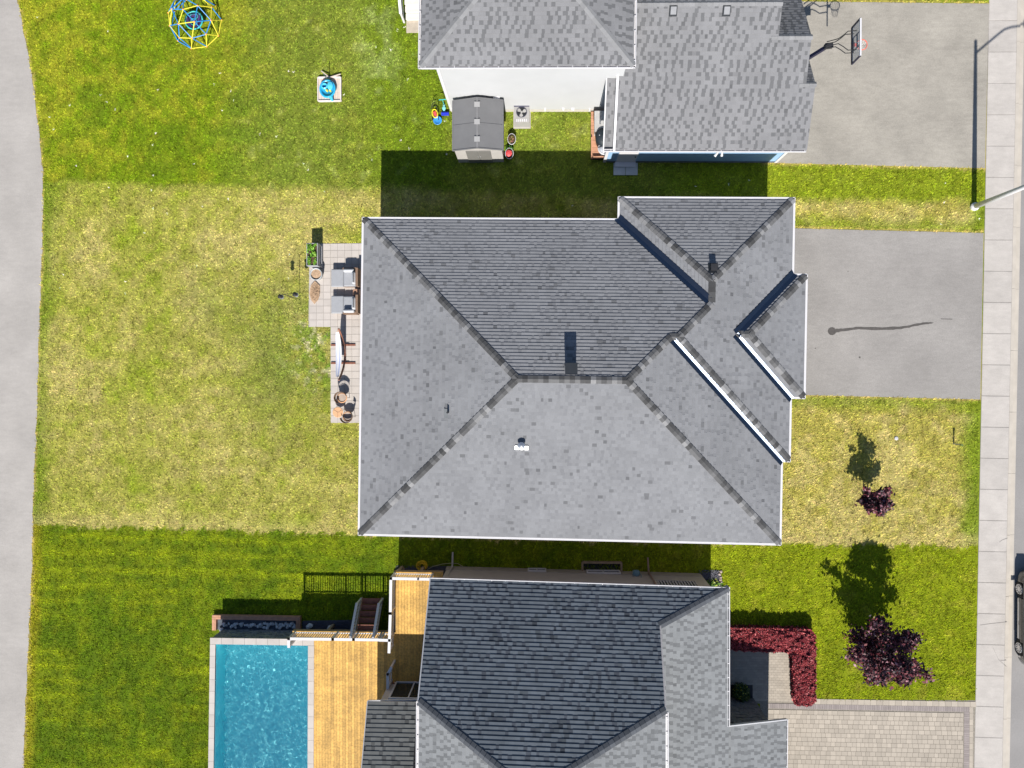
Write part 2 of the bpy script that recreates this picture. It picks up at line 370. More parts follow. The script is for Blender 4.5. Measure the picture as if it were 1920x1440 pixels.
# ------------------------------------------------------------------ ground sheets
g = MB(); g.poly([(-900, -900, -.30), (900, -900, -.30), (900, 900, -.30), (-900, 900, -.30)])
prop(g.build('ground', mat('far_ground', (.14, .17, .03), .95, .3, .1, fine=.2, fscale=3), org=(0, 0, -.3)), kind='structure')
gx = np.arange(-60, 22.2, .2); gy = np.arange(-38, 42, .2)
X, Y = np.meshgrid(gx, gy, indexing='ij'); xf, yf = X.ravel(), Y.ravel()
cut = swx(yf)+.4; xf2 = np.minimum(xf, cut)
Z = np.zeros(len(xf)); idx = np.arange(len(xf)).reshape(X.shape)
T = np.stack([idx[:-1, :-1], idx[1:, :-1], idx[1:, 1:], idx[:-1, 1:]], -1).reshape(-1, 4)
# the pool needs a hole in the sheet
cx_ = (xf2[T].mean(1)); cy_ = yf[T].mean(1)
HOLES = []
POOL = [at(*p, 1.4)[:2] for p in ((405, 1208), (577, 1208.5), (573, 1560), (396, 1560))]
for hp in (POOL,): HOLES.append(hp)
keep = np.ones(len(T), bool)
for hp in HOLES: keep &= ~inside(cx_, cy_, hp)
me = np_mesh('lawn', np.stack([xf2, yf, Z], 1), T[keep], lawn_col(xf2, yf), lawn_m)
prop(place(bpy.data.objects.new('lawn', me), None, (0, 0, 0)), kind='structure')

tr = MB(); tp = TRAIL; ex = []
for (x, y) in tp: ex.append((x, y))
for a, b in zip(tp, tp[1:]):
    n_ = max(1, int(abs(b[1]-a[1])/.4))
    for k in range(n_):
        t0, t1 = k/n_, (k+1)/n_; p = (a[0]+(b[0]-a[0])*t0, a[1]+(b[1]-a[1])*t0); q = (a[0]+(b[0]-a[0])*t1, a[1]+(b[1]-a[1])*t1)
        j = lambda u: u[0]+.025*math.sin(u[1]*3.1)+.02*math.sin(u[1]*7.7+1)+.012*math.sin(u[1]*19)
        tr.poly([(q[0]-3.4, q[1], .012), (j(q), q[1], .012), (j(p), p[1], .012), (p[0]-3.4, p[1], .012)])
prop(tr.build('trail', M['trail'], org=(0, 0, 0)), kind='structure')

def sheet(name, P, z, m, z0=-.15):
    b = MB(); b.prism(P, z0, z); return prop(b.build(name, m, org=(*P[0], 0)), kind='structure')
drive_main = sheet('driveway', DRIVE_M, .014, M['asphalt'])
drive_n = sheet('driveway', DRIVE_N, .014, M['asphalt_pale'])
# sealant streak on the middle driveway
st = MB(); pts = [(1556, 621, 8), (1562, 621, 9.5), (1569, 620, 7), (1580, 618.5, 5), (1600, 616, 4.4), (1615, 615, 5), (1635, 615.8, 5.4), (1655, 616.2, 5), (1675, 615.5, 5.4), (1690, 614.5, 4.6), (1705, 612, 4), (1720, 608.5, 4.4), (1735, 606.3, 3.6), (1744, 605.7, 3), (1750, 605, .6)]
for (x0, y0, w0), (x1, y1, w1) in zip(pts, pts[1:]):
    n_ = 3
    for k in range(n_):
        a, b = k/n_, (k+1)/n_; f = lambda t: (x0+(x1-x0)*t, y0+(y1-y0)*t+.35*math.sin((x0+(x1-x0)*t)*.9), (w0+(w1-w0)*t)/2*(1+.12*math.sin((x0+(x1-x0)*t)*1.7)))
        p, q = f(a), f(b); st.poly([at(p[0], p[1]+p[2], .019), at(q[0], q[1]+q[2], .019), at(q[0], q[1]-q[2], .019), at(p[0], p[1]-p[2], .019)])
st.poly([at(1560+8*math.cos(t), 621+7.5*math.sin(t), .021) for t in np.linspace(0, -2*math.pi, 14)[:-1]])
st.poly([at(1764, 598.4, .019), at(1785, 599, .019), at(1786, 598, .019), at(1764, 597.4, .019)])
for (x, y, r) in ((1612, 670, 1.8), (1529, 653, 1.1), (1590, 508.5, 1)):
    st.poly([at(x+r*math.cos(t), y+r*math.sin(t), .019) for t in np.linspace(0, -2*math.pi, 8)[:-1]])
st.build('stain', M['stain'], drive_main)

# pavement: slabs, kerb, road
sdir = Vector((SWL[4][0]-SWL[0][0], SWL[4][1]-SWL[0][1], 0)).normalized()
srot = math.atan2(sdir.x, -sdir.y)
sdw = MB(); a0 = Vector((*SWL[0], 0))-sdir*16; a1 = Vector((*SWL[0], 0))+sdir*56; nrm = Vector((-sdir.y, sdir.x, 0))
if nrm.x < 0: nrm = -nrm
W_S = 1.345
sdw.prism([tuple(a0+nrm*.01), tuple(a1+nrm*.01), tuple(a1+nrm*(W_S-.01)), tuple(a0+nrm*(W_S-.01))], -.2, .003)
walk = prop(sdw.build('sidewalk', M['joint'], org=(*SWL[0], 0)), kind='structure')
y_j = at(1870, 97.5)[1]; pitch = (at(1870, 97.5)[1]-at(1870, 1382.5)[1])/22
slab = MB(); hw, hl = W_S/2-.005, pitch/2-.007
slab.prism([(-hw, -hl), (hw, -hl), (hw, hl), (-hw, hl)], 0, .018)
slab.poly([(-hw+.02, -hl+.02, .022), (hw-.02, -hl+.02, .022), (hw-.02, hl-.02, .022), (-hw+.02, hl-.02, .022)])
slm = slab.mesh('paving_slab', M['concrete'], (0, 0, 0))
t0 = (y_j-SWL[0][1])/sdir.y
for k in range(-10, 34):
    c = Vector((*SWL[0], 0))+sdir*(t0+pitch/abs(1)*(k+.5))+nrm*(W_S/2)
    o = bpy.data.objects.new('paving_slab', slm); place(o, walk, (c.x, c.y, .004+.002*hsh(k))); o.rotation_euler = (0, 0, srot)
ck = MB()
for pl in ([(1838, 1172), (1860, 1169), (1888, 1166)], [(1861, 1212), (1872, 1236), (1887, 1250)], [(1876, 1238), (1887, 1238)], [(1874, 1016), (1880, 1012), (1889, 1009)]):
    for p, q in zip(pl, pl[1:]):
        ck.poly([at(p[0], p[1]+.5, .031), at(q[0], q[1]+.5, .031), at(q[0], q[1]-.4, .031), at(p[0], p[1]-.4, .031)])
ck.build('crack', M['crack'], walk)
kb = MB(); k0 = a0+nrm*(W_S+.006); k1 = a1+nrm*(W_S+.006)
NK = 24
for i in range(NK):
    p = k0+(k1-k0)*(i/NK)+sdir*.006; q = k0+(k1-k0)*((i+1)/NK)-sdir*.006
    kb.prism([tuple(p), tuple(q), tuple(q+nrm*.16), tuple(p+nrm*.16)], -.2, .014)
    kb.prism([tuple(p+nrm*.16), tuple(q+nrm*.16), tuple(q+nrm*.42), tuple(p+nrm*.42)], -.2, -.105)
    kb.poly([tuple(p+nrm*.16+Vector((0, 0, .0145))), tuple(q+nrm*.16+Vector((0, 0, .0145))), tuple(q+nrm*.2+Vector((0, 0, -.1)))[:3], tuple(p+nrm*.2+Vector((0, 0, -.1)))[:3]])
prop(kb.build('kerb', M['kerb'], org=(*SWL[0], 0)), kind='structure')
rd = MB(); rd.prism([tuple(a0+nrm*1.6), tuple(a1+nrm*1.6), tuple(a1+nrm*10), tuple(a0+nrm*10)], -.3, -.112)
prop(rd.build('road', M['road'], org=(*SWL[0], -.3)), kind='structure')
rd = MB(); rd.prism([tuple(a0+nrm*10.01), tuple(a1+nrm*10.01), tuple(a1+nrm*10.4), tuple(a0+nrm*10.4)], -.3, .014)
prop(rd.build('kerb', M['kerb'], org=(*SWL[0], -.3)), kind='structure')
rd = MB(); rd.prism([tuple(a0+nrm*10.41), tuple(a1+nrm*10.41), tuple(a1+nrm*60), tuple(a0+nrm*60)], -.3, .0)
prop(rd.build('verge', mat('verge', (.13, .17, .01), .95, .3, .5, fine=.3, fscale=12), org=(*SWL[0], -.3)), kind='structure')

# ------------------------------------------------------------------ roofs
def shingles(facets, parent, pal, ex=.155, tw=.24, seed=0, slotted=.35, tk=1., name='shingle_courses'):
    """facets: (pieces in xy, p0, up-slope unit vector, pitch). Courses of overlapping tabs with real butt edges."""
    mb = MB()
    for fi, (pieces, p0, u, p) in enumerate(facets):
        t = (-u[1], u[0]); cs = 1/math.sqrt(1+p*p); exh = ex*cs; nrm = Vector((-u[0]*p, -u[1]*p, 1)).normalized()
        def Zp(q, rise): 
            s = (q[0]-p0[0])*u[0]+(q[1]-p0[1])*u[1]; z = p0[2]+p*s
            return (q[0]+nrm.x*rise, q[1]+nrm.y*rise, z+nrm.z*rise)
        for P in pieces:
            if area(P) < .004: continue
            ss = [(q[0]-p0[0])*u[0]+(q[1]-p0[1])*u[1] for q in P]
            for ci in range(int(math.floor(min(ss)/exh)), int(math.ceil(max(ss)/exh))):
                s0, s1 = ci*exh, (ci+1)*exh
                k0 = -(p0[0]*u[0]+p0[1]*u[1])
                Q = clip(P, u[0], u[1], k0-s0); 
                if len(Q) < 3: continue
                Q = clip(Q, -u[0], -u[1], -k0+s1)
                if len(Q) < 3: continue
                ts = [q[0]*t[0]+q[1]*t[1] for q in Q]; off = hsh(ci, fi, seed)*tw*3
                # irregular tab widths: a repeating ruler shifted per course
                j0 = int(math.floor((min(ts)-off)/tw))-1; j1 = int(math.ceil((max(ts)-off)/tw))+1
                edge = lambda j: off+tw*(j+(.16 if j % 2 else -.0)+.42*(hsh(j, ci, seed+3)-.5))
                for j in range(j0, j1):
                    e0, e1 = edge(j), edge(j+1)
                    if e1 <= min(ts) or e0 >= max(ts): continue
                    R = clip(clip(Q, t[0], t[1], -e0), -t[0], -t[1], e1)
                    if len(R) < 3 or area(R) < 1e-4: continue
                    hv = hsh(j, ci, fi, seed+9); low = (j % 2 == 1) and hv < slotted*2
                    th = (.010 if low else .014)*tk
                    base = pal[0] if not low else pal[1]; vr = 1+(hsh(j+5, ci, seed)-.5)*pal[2]
                    if hsh(j, ci+7, seed+2) < pal[3]: vr *= pal[4]
                    c = tuple(b*vr for b in base)
                    V = []
                    for q in R:
                        s = (q[0]-p0[0])*u[0]+(q[1]-p0[1])*u[1]; V.append(Zp(q, .002+th*(1-(s-s0)/exh)+.0*ci))
                    nn = (Vector(V[1])-Vector(V[0])).cross(Vector(V[2])-Vector(V[1]))
                    if nn.z < 0: V.reverse(); R = R[::-1]
                    mb.poly(V, c)
                    for a in range(len(R)):
                        b = (a+1) % len(R)
                        sa = (R[a][0]-p0[0])*u[0]+(R[a][1]-p0[1])*u[1]; sb = (R[b][0]-p0[0])*u[0]+(R[b][1]-p0[1])*u[1]
                        ta = R[a][0]*t[0]+R[a][1]*t[1]; tb = R[b][0]*t[0]+R[b][1]*t[1]
                        if (abs(sa-s0) < 1e-4 and abs(sb-s0) < 1e-4) or (not low and abs(ta-tb) < 1e-4):
                            A, B = V[a], V[b]; A2, B2 = Zp(R[a], -.004), Zp(R[b], -.004)
                            mb.poly([A2, B2, B, A], tuple(x*.30 for x in c))  # butt faces coloured darker to strengthen the shadow line under each course
    o = mb.build(name, M['shingle'], parent, tint=True); return prop(o, kind='stuff')
def roof_deck(facets, parent):
    mb = MB()
    for pieces, p0, u, p in facets:
        for P in pieces:
            if area(P) < .002: continue
            V = [(q[0], q[1], p0[2]+p*((q[0]-p0[0])*u[0]+(q[1]-p0[1])*u[1])-.012) for q in P]
            if (Vector(V[1])-Vector(V[0])).cross(Vector(V[2])-Vector(V[1])).z < 0: V.reverse()
            mb.poly(V)
    return mb
def caps(parent, a, b, nA, nB, m, w=.15, step=.2, lift=.018, name='cap_shingle'):
    """cap shingles folded over the line a(low) -> b(high); nA, nB = normals of the two slopes"""
    a, b = Vector(a), Vector(b); d = (b-a).normalized(); n = int((b-a).length/step)
    nA, nB = Vector(nA).normalized(), Vector(nB).normalized(); top = (nA+nB).normalized()
    sA = d.cross(nA); sB = -d.cross(nB)
    if sA.dot(nB) < 0: pass
    # side vectors lying in each slope, pointing away from the ridge
    def sv(n1, n2):
        s = d.cross(n1).normalized();  return s if s.dot(n1-n2) > 0 else -s
    sA, sB = sv(nA, nB), sv(nB, nA)
    mb = MB(); L_ = step*1.25; lo, hi = lift+.014, lift
    def ring(t, l): return [d*t+sA*w+nA*(l-.006), d*t+top*l*1.05, d*t+sB*w+nB*(l-.006)]
    r0, r1 = ring(0, lo), ring(L_, hi); r2 = [v-top*.03 for v in r0]
    for i in range(2):
        mb.poly([r0[i], r0[i+1], r1[i+1], r1[i]]); mb.poly([r2[i], r2[i+1], r0[i+1], r0[i]])
    mb.poly([r0[0], r1[0], r1[0]-nA*.02, r0[0]-nA*.02]); mb.poly([r1[2], r0[2], r0[2]-nB*.02, r1[2]-nB*.02])
    import bmesh
    mes = []
    for m1 in (m if isinstance(m, list) else [m]):
        me = mb.mesh(name, m1, (0, 0, 0)); bm = bmesh.new(); bm.from_mesh(me); bmesh.ops.recalc_face_normals(bm, faces=bm.faces); bm.to_mesh(me); bm.free(); mes.append(me)
    for k in range(n+1):
        me = mes[int(hsh(k, a.x, a.y)*len(mes)) % len(mes)]; o = bpy.data.objects.new(name, me); place(o, parent, a+d*min(k*step, max((b-a).length-L_*.8, 0)))
def flashing(parent, a, b, nA, nB, w=.17, lift=.052, w2=None):
    a, b = Vector(a), Vector(b); d = (b-a).normalized(); nA, nB = Vector(nA).normalized(), Vector(nB).normalized()
    def sv(n1, n2):
        s = d.cross(n1).normalized();  return s if s.dot(n1-n2) < 0 else -s
    sA, sB = sv(nA, nB), sv(nB, nA); mb = MB(); up = Vector((0, 0, 1))
    for s, n, w in ((sA, nA, w), (sB, nB, w2 or w)):
        q = [a+up*lift*.7, b+up*lift*.7, b+s*w+n*lift, a+s*w+n*lift]
        if (q[1]-q[0]).cross(q[2]-q[1]).z < 0: q.reverse()
        mb.poly(q); e = [a+s*w+n*lift, b+s*w+n*lift, b+s*w-n*.01, a+s*w-n*.01]; mb.poly(e)
    return mb.build('valley_flashing', M['flashing'], parent)
def gutter(parent, segs, hang=.62, covered=False, w=.11, name='gutter', m=None):
    """segs: (p0, p1, outward xy) with p at the outer lip"""
    for p0, p1, n in segs:
        p0, p1 = Vector(p0), Vector(p1); n = Vector((n[0], n[1], 0)).normalized(); d = (p1-p0).normalized(); g = MB(); up = Vector((0, 0, 1))
        c = lambda o, z: (p0-n*o+up*z, p1-n*o+up*z)
        for o, z, ww, hh in ((.007, -.045, .014, .10), (w-.004, -.035, .012, .11), (w/2, -.09, w, .012)):
            a, b = c(o, z); g.bar(a, b, ww, hh)
        a, b = c(.012, .006); g.bar(a, b, .032, .012)
        if covered: a, b = c(w/2+.004, .004); g.bar(a, b, w-.03, .010)
        else:
            k = .3; Ln = (p1-p0).length
            while k < Ln:
                q = p0+d*k; g.bar(q-n*.01+up*.003, q-n*w+up*.003, .03, .012); k += hang
        for q in (p0+d*.006, p1-d*.006): g.bar(q-n*.0+up*-.045, q-n*w+up*-.045, .012, .1)
        g.build(name, m or M['white'], parent)
def pane(mb, a, b, z0, z1, out, thick=.03):
    pass
def wall_ring(P, z0, z1, mb):
    n = len(P)
    for i in range(n): mb.poly([(*P[i], z0), (*P[(i+1) % n], z0), (*P[(i+1) % n], z1), (*P[i], z1)])
    return mb
def inset(P, dd):                           # ccw rectilinear polygon inset
    n = len(P); out = []
    for i in range(n):
        a, b, c = Vector(P[i-1]), Vector(P[i]), Vector(P[(i+1) % n]); e0 = (b-a).normalized(); e1 = (c-b).normalized()
        n0 = Vector((-e0.y, e0.x)); n1 = Vector((-e1.y, e1.x)); out.append(tuple(b+n0*dd+n1*dd))
    return out
def window(parent, c, n, w_, z0, z1, mull=1, frame=None, name='window', bars=0):
    """c: xy on the wall, n: outward xy unit; frame > pane children"""
    n = Vector((n[0], n[1], 0)); t = Vector((-n.y, n.x, 0)); c = Vector((c[0], c[1], 0)); f = MB(); o = n*.03
    for s in (-1, 1): f.bar(c+o+t*s*w_/2+Vector((0, 0, z0)), c+o+t*s*w_/2+Vector((0, 0, z1)), .07, .07, tuple(n))
    for z in (z0, z1): f.bar(c+o-t*(w_/2+.034)+Vector((0, 0, z)), c+o+t*(w_/2+.034)+Vector((0, 0, z)), .074, .074, (0, 0, 1))
    for k in range(1, mull+1):
        q = c+o+t*(-w_/2+w_*k/(mull+1)); f.bar(q+Vector((0, 0, z0+.03)), q+Vector((0, 0, z1-.03)), .06, .05, tuple(n))
    fo = f.build(name, frame or M['white'], parent)
    for k in range(mull+1):
        a = c+n*.015+t*(-w_/2+w_*k/(mull+1)+.02); b = c+n*.015+t*(-w_/2+w_*(k+1)/(mull+1)-.02); g = MB()
        g.poly([a+Vector((0, 0, z0)), b+Vector((0, 0, z0)), b+Vector((0, 0, z1)), a+Vector((0, 0, z1))]); g.build('pane', M['glass'], fo)
    return fo

# ================================================================== MIDDLE HOUSE (hip roof)
xW, yS, xE1, yN1, yS2, xE2, xE3, yb0, yb1, yN4, xW4, h, p = -8.145, -7.19, 10.70, 7.157, -3.51, 11.04, 11.635, -.716, 4.783, 8.13, 3.29, 3.84, .37
hA = thing('house', 'middle bungalow with a large grey shingled hip roof and white eaves', 'house', L(2, 0, 0))
class Pn:                                    # plane z = h + p*(a x + b y + c)
    def __init__(s, a, b, c): s.a, s.b, s.c = a, b, c
Wp, Sp, E1p, N1p = Pn(1, 0, -xW), Pn(0, 1, -yS), Pn(-1, 0, xE1), Pn(0, -1, yN1)
S2p, E2p, E3p, B0, B1, N4p, W4p = Pn(0, 1, -yS2), Pn(-1, 0, xE2), Pn(-1, 0, xE3), Pn(0, 1, -yb0), Pn(0, -1, yb1), Pn(0, -1, yN4), Pn(1, 0, -xW4)
VOL = [[Wp, Sp, E1p, N1p], [Wp, S2p, E2p, N1p], [W4p, S2p, E2p, N4p], [Wp, B0, E3p, B1]]
INS = .09
facets = []
for vi, V in enumerate(VOL):
    for pi_, P in enumerate(V):
        poly = [(-20, -20), (20, -20), (20, 20), (-20, 20)]
        for Q in V: poly = clip(poly, Q.a, Q.b, Q.c-INS) if len(poly) > 2 else []
        for Q in V:
            if Q is not P and len(poly) > 2: poly = clip(poly, Q.a-P.a, Q.b-P.b, Q.c-P.c)
        if area(poly) < .01: continue
        pcs = [poly]
        for ui, Uv in enumerate(VOL):
            if ui == vi: continue
            new = []
            for pc in pcs:
                rem = pc; ok = True; outs = []
                for Q in Uv:
                    a, b, c = Q.a-P.a, Q.b-P.b, Q.c-P.c
                    if abs(a)+abs(b)+abs(c) < 1e-9:
                        if ui < vi: continue
                        ok = False; break
                    outs.append(clip(rem, -a, -b, -c)); rem = clip(rem, a, b, c)
                    if len(rem) < 3: break
                if not ok: new.append(pc); continue
                if len(rem) >= 3:
                    for Q in Uv:
                        outs.append(clip(rem, -Q.a, -Q.b, -(Q.c-INS))); rem = clip(rem, Q.a, Q.b, Q.c-INS)
                        if len(rem) < 3: break
                new += [o for o in outs if area(o) > .003]
            pcs = new
        if not pcs: continue
        q0 = (-P.a*P.c, -P.b*P.c)             # a point on the eave line
        u = (P.a*CT-P.b*ST, P.a*ST+P.b*CT)
        facets.append(([[L(*q) for q in pc] for pc in pcs], (*L(*q0), h), u, p))
hp = lambda x, y, z=None: L(x, y, z)
def zof(P, x, y): return h+p*(P.a*x+P.b*y+P.c)
def nof(P):
    u = (P.a*CT-P.b*ST, P.a*ST+P.b*CT); return (-u[0]*p, -u[1]*p, 1)
roofA = roof_deck(facets, hA).build('roof', M['felt'], hA)
shingles(facets, roofA, ((.205, .209, .222), (.178, .182, .195), .13, .03, .66), tw=.17, seed=1, slotted=.22, tk=2.0)
OUT = [(xW, yS), (xE1, yS), (xE1, yS2), (xE2, yS2), (xE2, yb0), (xE3, yb0), (xE3, yb1), (xE2, yb1), (xE2, yN4), (xW4, yN4), (xW4, yN1), (xW, yN1)]
wA = inset(OUT, .46)
wb = MB(); wall_ring([L(*q) for q in wA], -.1, h-.16, wb); wb.build('wall', M['brick'], hA)
sf = MB(); OI = [L(*q) for q in inset(OUT, .10)]; sf.poly([(*q, h-.15) for q in OI[::-1]]); wall_ring(OI, h-.15, h+.02, sf); sf.build('soffit', M['white'], hA)
for i in range(len(OUT)):
    a, b = Vector(OUT[i]), Vector(OUT[(i+1) % len(OUT)]); e = (b-a).normalized(); n = (e.y, -e.x)
    gutter(hA, [((*L(*a), h+.02), (*L(*b), h+.02), (n[0]*CT-n[1]*ST, n[0]*ST+n[1]*CT))], covered=True)
hw_ = (yN1-yS)/2; ym = (yN1+yS)/2; R0 = (xW+hw_, ym); R1 = (xE1-hw_, ym)
Ax = (yS2+2*xE1-yN1)/2; Ay = yN1-xE1+Ax; By = (yS2+yN1)/2; Bx = xE2-(By-yS2); Cx = (xW4+xE2)/2; Cy = yN1-(xE2-Cx)
w4 = (xE2-xW4)/2; Dy = yN4-w4; bw = (yb1-yb0)/2; by = (yb0+yb1)/2
T3 = lambda x, y, P: (*L(x, y), zof(P, x, y))
cps = [((xW+.1, yN1-.1), R0, Wp, N1p), ((xW+.1, yS+.1), R0, Wp, Sp), ((xE1-.1, yS+.1), R1, E1p, Sp), (R0, R1, Sp, N1p), ((Ax, Ay), R1, E1p, N1p),
       ((Bx, By), (Ax, Ay+.0), S2p, N1p), ((xE2-.1, yS2+.1), (Bx, By), S2p, E2p), ((Cx, Cy), (Bx, By), E2p, N1p), ((Cx, Cy+.05), (Cx, Dy), E2p, W4p),
       ((xE2-.1, yN4-.1), (Cx, Dy), E2p, N4p), ((xW4+.1, yN4-.1), (Cx, Dy), W4p, N4p), ((xE2-bw, by), (xE3-bw, by), B0, B1), ((xE3-.1, yb0+.1), (xE3-bw, by), E3p, B0), ((xE3-.1, yb1-.1), (xE3-bw, by), E3p, B1)]
for a, b, P1, P2 in cps: caps(roofA, T3(*a, P1), T3(*b, P1), nof(P1), nof(P2), [M['cap_a'], M['cap_b'], M['cap_c'], M['cap_b'], M['cap_a']], w=.14, step=.215, lift=.046)
for a, b, P1, P2 in (((xW4+.02, yN1+.0), (Cx-.12, Cy+.12), W4p, N1p), ((xE1, yS2), (Ax+.1, Ay-.1), E1p, S2p), ((xE2, yb0), (xE2-bw, by), E2p, B0), ((xE2, yb1), (xE2-bw, by), E2p, B1)):
    flashing(roofA, T3(*a, P1), T3(*b, P1), nof(P1), nof(P2), w=.20, w2=.12 if P2 in (S2p, B0) else .20)
for c, wd in (((-3, yN1-.46), 1.2), ((1.2, yN1-.46), 1.0)): window(hA, L(*c), (-ST, CT), wd, .9, 2.1)
for c, wd in (((-4, yS+.46), 1.2), ((3, yS+.46), 1.0)): window(hA, L(*c), (ST, -CT), wd, .9, 2.1)
for c, wd in (((xW+.46, 1.5), 2.2), ((xW+.46, -4), 1.6)): window(hA, L(*c), (-CT, -ST), wd, .3, 2.3)
gd = MB(); c = Vector((*L(xE3-.46+.03, by), 0))
gdo = None
for k in range(4):
    m_ = MB(); m_.box(c.x, c.y, .32+k*.56, .05, 4.6, .54, TH)
    if k == 0: gdo = m_.build('garage_door', M['white_dull'], hA)
    else: m_.build('door_panel', M['white_dull'], gdo)
fd = MB(); q = L(xE2-.43, -2); fd.box(q[0], q[1], 1.05, .05, 1.0, 2.1, TH); fd.build('door', M['black'], hA)

def onroof(px, py, P):                       # survey point on a slope of the middle house
    u = (P.a*CT-P.b*ST, P.a*ST+P.b*CT); q0 = (*L(-P.a*P.c, -P.b*P.c), h); return atp(px, py, q0, (-u[0]*p, -u[1]*p, 1))
# ridge vent stack with its cowl (north slope)
v = onroof(1070, 697, N1p); b = MB(); b.box(v[0], v[1]+.08, v[2]+.05, .50, .32, .03, TH, -math.atan(p)); vo = b.build('roof_vent', mat('flange_grey', (.30, .31, .33), .5), roofA)
b = MB(); b.prism([(v[0]-.235, v[1]-.02), (v[0]+.235, v[1]-.02), (v[0]+.235, v[1]+.33), (v[0]-.235, v[1]+.33)], v[2]-.15, v[2]+.58); b.build('vent_housing', M['vent_dark'], vo)
b = MB(); z = v[2]+.58
for q in (((-.25, -.10), (.25, -.10), (.20, -.05), (-.20, -.05)),): pass
b.prism([(v[0]-.25, v[1]-.09), (v[0]+.25, v[1]-.09), (v[0]+.25, v[1]+.35), (v[0]-.25, v[1]+.35)], z, z+.04)
b.build('vent_cap', M['vent_dark'], vo)
# small box vent near the garage ridge
v = onroof(1337, 503, N4p); b = MB(); b.box(v[0], v[1], v[2]+.03, .42, .46, .04, TH, -math.atan(p)); vo = b.build('roof_vent', M['vent_dark'], roofA)
b = MB(); b.box(v[0], v[1]+.02, v[2]+.14, .28, .28, .20, TH); b.build('vent_cap', M['metal_black'], vo)
# plumbing stack (west slope)
v = onroof(838, 775, Wp); b = MB(); b.box(v[0], v[1], v[2]+.03, .24, .40, .02, 0, 0); vo = b.build('roof_vent', mat('vent_grey', (.16, .17, .18), .7), roofA)
b = MB(); b.tube([(v[0]+.06, v[1]+.05, v[2]-.05), (v[0]+.06, v[1]+.05, v[2]+.32)], .045, 10); b.build('pipe', M['black'], vo)
# bright metal flue (south slope)
v = onroof(978, 840, Sp); b = MB(); b.box(v[0], v[1]+.02, v[2]+.10, .56, .16, .03, TH, math.atan(p)); vo = b.build('roof_vent', mat('flue_white', (.82, .83, .86), .3, 0, metal=.2), roofA)
b = MB(); b.lathe(v[0], v[1]+.12, [(.17, v[2]-.05), (.15, v[2]+.12), (.12, v[2]+.16), (.12, v[2]+.30)], 16); b.build('flue_pipe', M['white'], vo)
b = MB(); b.lathe(v[0], v[1]+.12, [(.16, v[2]+.28), (.165, v[2]+.36), (.04, v[2]+.42)], 16); b.build('flue_cap', M['galv'], vo)

# ================================================================== NORTH HOUSE
hN = thing('house', 'white sided two storey house at the top with speckled grey roof and garage', 'house', L(2, 17, 0))
h5, pn = 5.7, .37
a_, b_ = at(784, 128, h5), at(1192, 128.5, h5); (ax, ay), (bx2, by2) = U(*a_[:2]), U(*b_[:2]); yE = (ay+by2)/2; dep = 12.
CAPx = (ax+bx2)/2; hw2 = (bx2-ax)/2
def fac(pieces, eave_pt, up, z, pt): 
    u = (up[0]*CT-up[1]*ST, up[0]*ST+up[1]*CT); return ([[L(*q) for q in pc] for pc in pieces], (*L(*eave_pt), z), u, pt)
i = .09
FN = [fac([[(ax+i, yE+i), (bx2-i, yE+i), (CAPx, yE+hw2)]], (ax, yE), (0, 1), h5, pn),
      fac([[(ax+i, yE+i), (CAPx, yE+hw2), (CAPx, yE+dep-hw2), (ax+i, yE+dep-i)]], (ax, yE), (1, 0), h5, pn),
      fac([[(bx2-i, yE+dep-i), (CAPx, yE+dep-hw2), (CAPx, yE+hw2), (bx2-i, yE+i)]], (bx2, yE), (-1, 0), h5, pn),
      fac([[(bx2-i, yE+dep-i), (ax+i, yE+dep-i), (CAPx, yE+dep-hw2)]], (ax, yE+dep), (0, -1), h5, pn)]
roofN = roof_deck(FN, hN).build('roof', M['felt'], hN)
palN = ((.200, .201, .211), (.124, .126, .133), .10, .03, .85)
shingles(FN, roofN, palN, ex=.165, tw=.175, seed=5, slotted=.33)
zr = h5+pn*hw2
nv = lambda ux, uy, pt: (-(ux*CT-uy*ST)*pt, -(ux*ST+uy*CT)*pt, 1)
for a, b, u1, u2 in (((ax+i, yE+i, h5+pn*i), (CAPx, yE+hw2, zr), (1, 0), (0, 1)), ((bx2-i, yE+i, h5+pn*i), (CAPx, yE+hw2, zr), (-1, 0), (0, 1)), ((CAPx, yE+hw2, zr), (CAPx, yE+dep-hw2, zr), (1, 0), (-1, 0)),
                   ((ax+i, yE+dep-i, h5+pn*i), (CAPx, yE+dep-hw2, zr), (1, 0), (0, -1)), ((bx2-i, yE+dep-i, h5+pn*i), (CAPx, yE+dep-hw2, zr), (-1, 0), (0, -1))):
    caps(roofN, L(a[0], a[1], a[2]), L(b[0], b[1], b[2]), nv(*u1, pn), nv(*u2, pn), M['cap_light'], w=.14, step=.25)
O5 = [(ax, yE), (bx2, yE), (bx2, yE+dep), (ax, yE+dep)]
for k in range(4):
    a, b = Vector(O5[k]), Vector(O5[(k+1) % 4]); e = (b-a).normalized(); n = (e.y, -e.x)
    gutter(hN, [((*L(*a), h5+.02), (*L(*b), h5+.02), (n[0]*CT-n[1]*ST, n[0]*ST+n[1]*CT))])
sf = MB(); OI = [L(*q) for q in inset(O5, .10)]; sf.poly([(*q, h5-.15) for q in OI[::-1]]); wall_ring(OI, h5-.15, h5+.02, sf); sf.build('soffit', M['white'], hN)
wx0 = U(*at(846.5, 211)[:2])[0]; wy0 = U(*at(960, 209)[:2])[1]; wx1 = bx2-.35
Wn = [(wx0, wy0), (wx1, wy0), (wx1, yE+dep-.4), (wx0, yE+dep-.4)]
wb = MB(); wall_ring([L(*q) for q in Wn], -.1, h5-.15, wb); wb.build('wall', M['siding'], hN)
fb = MB(); wall_ring([L(*q) for q in inset(Wn, -.02)], -.1, .32, fb); fb.build('foundation', mat('foundation', (.50, .47, .42), .9), hN)
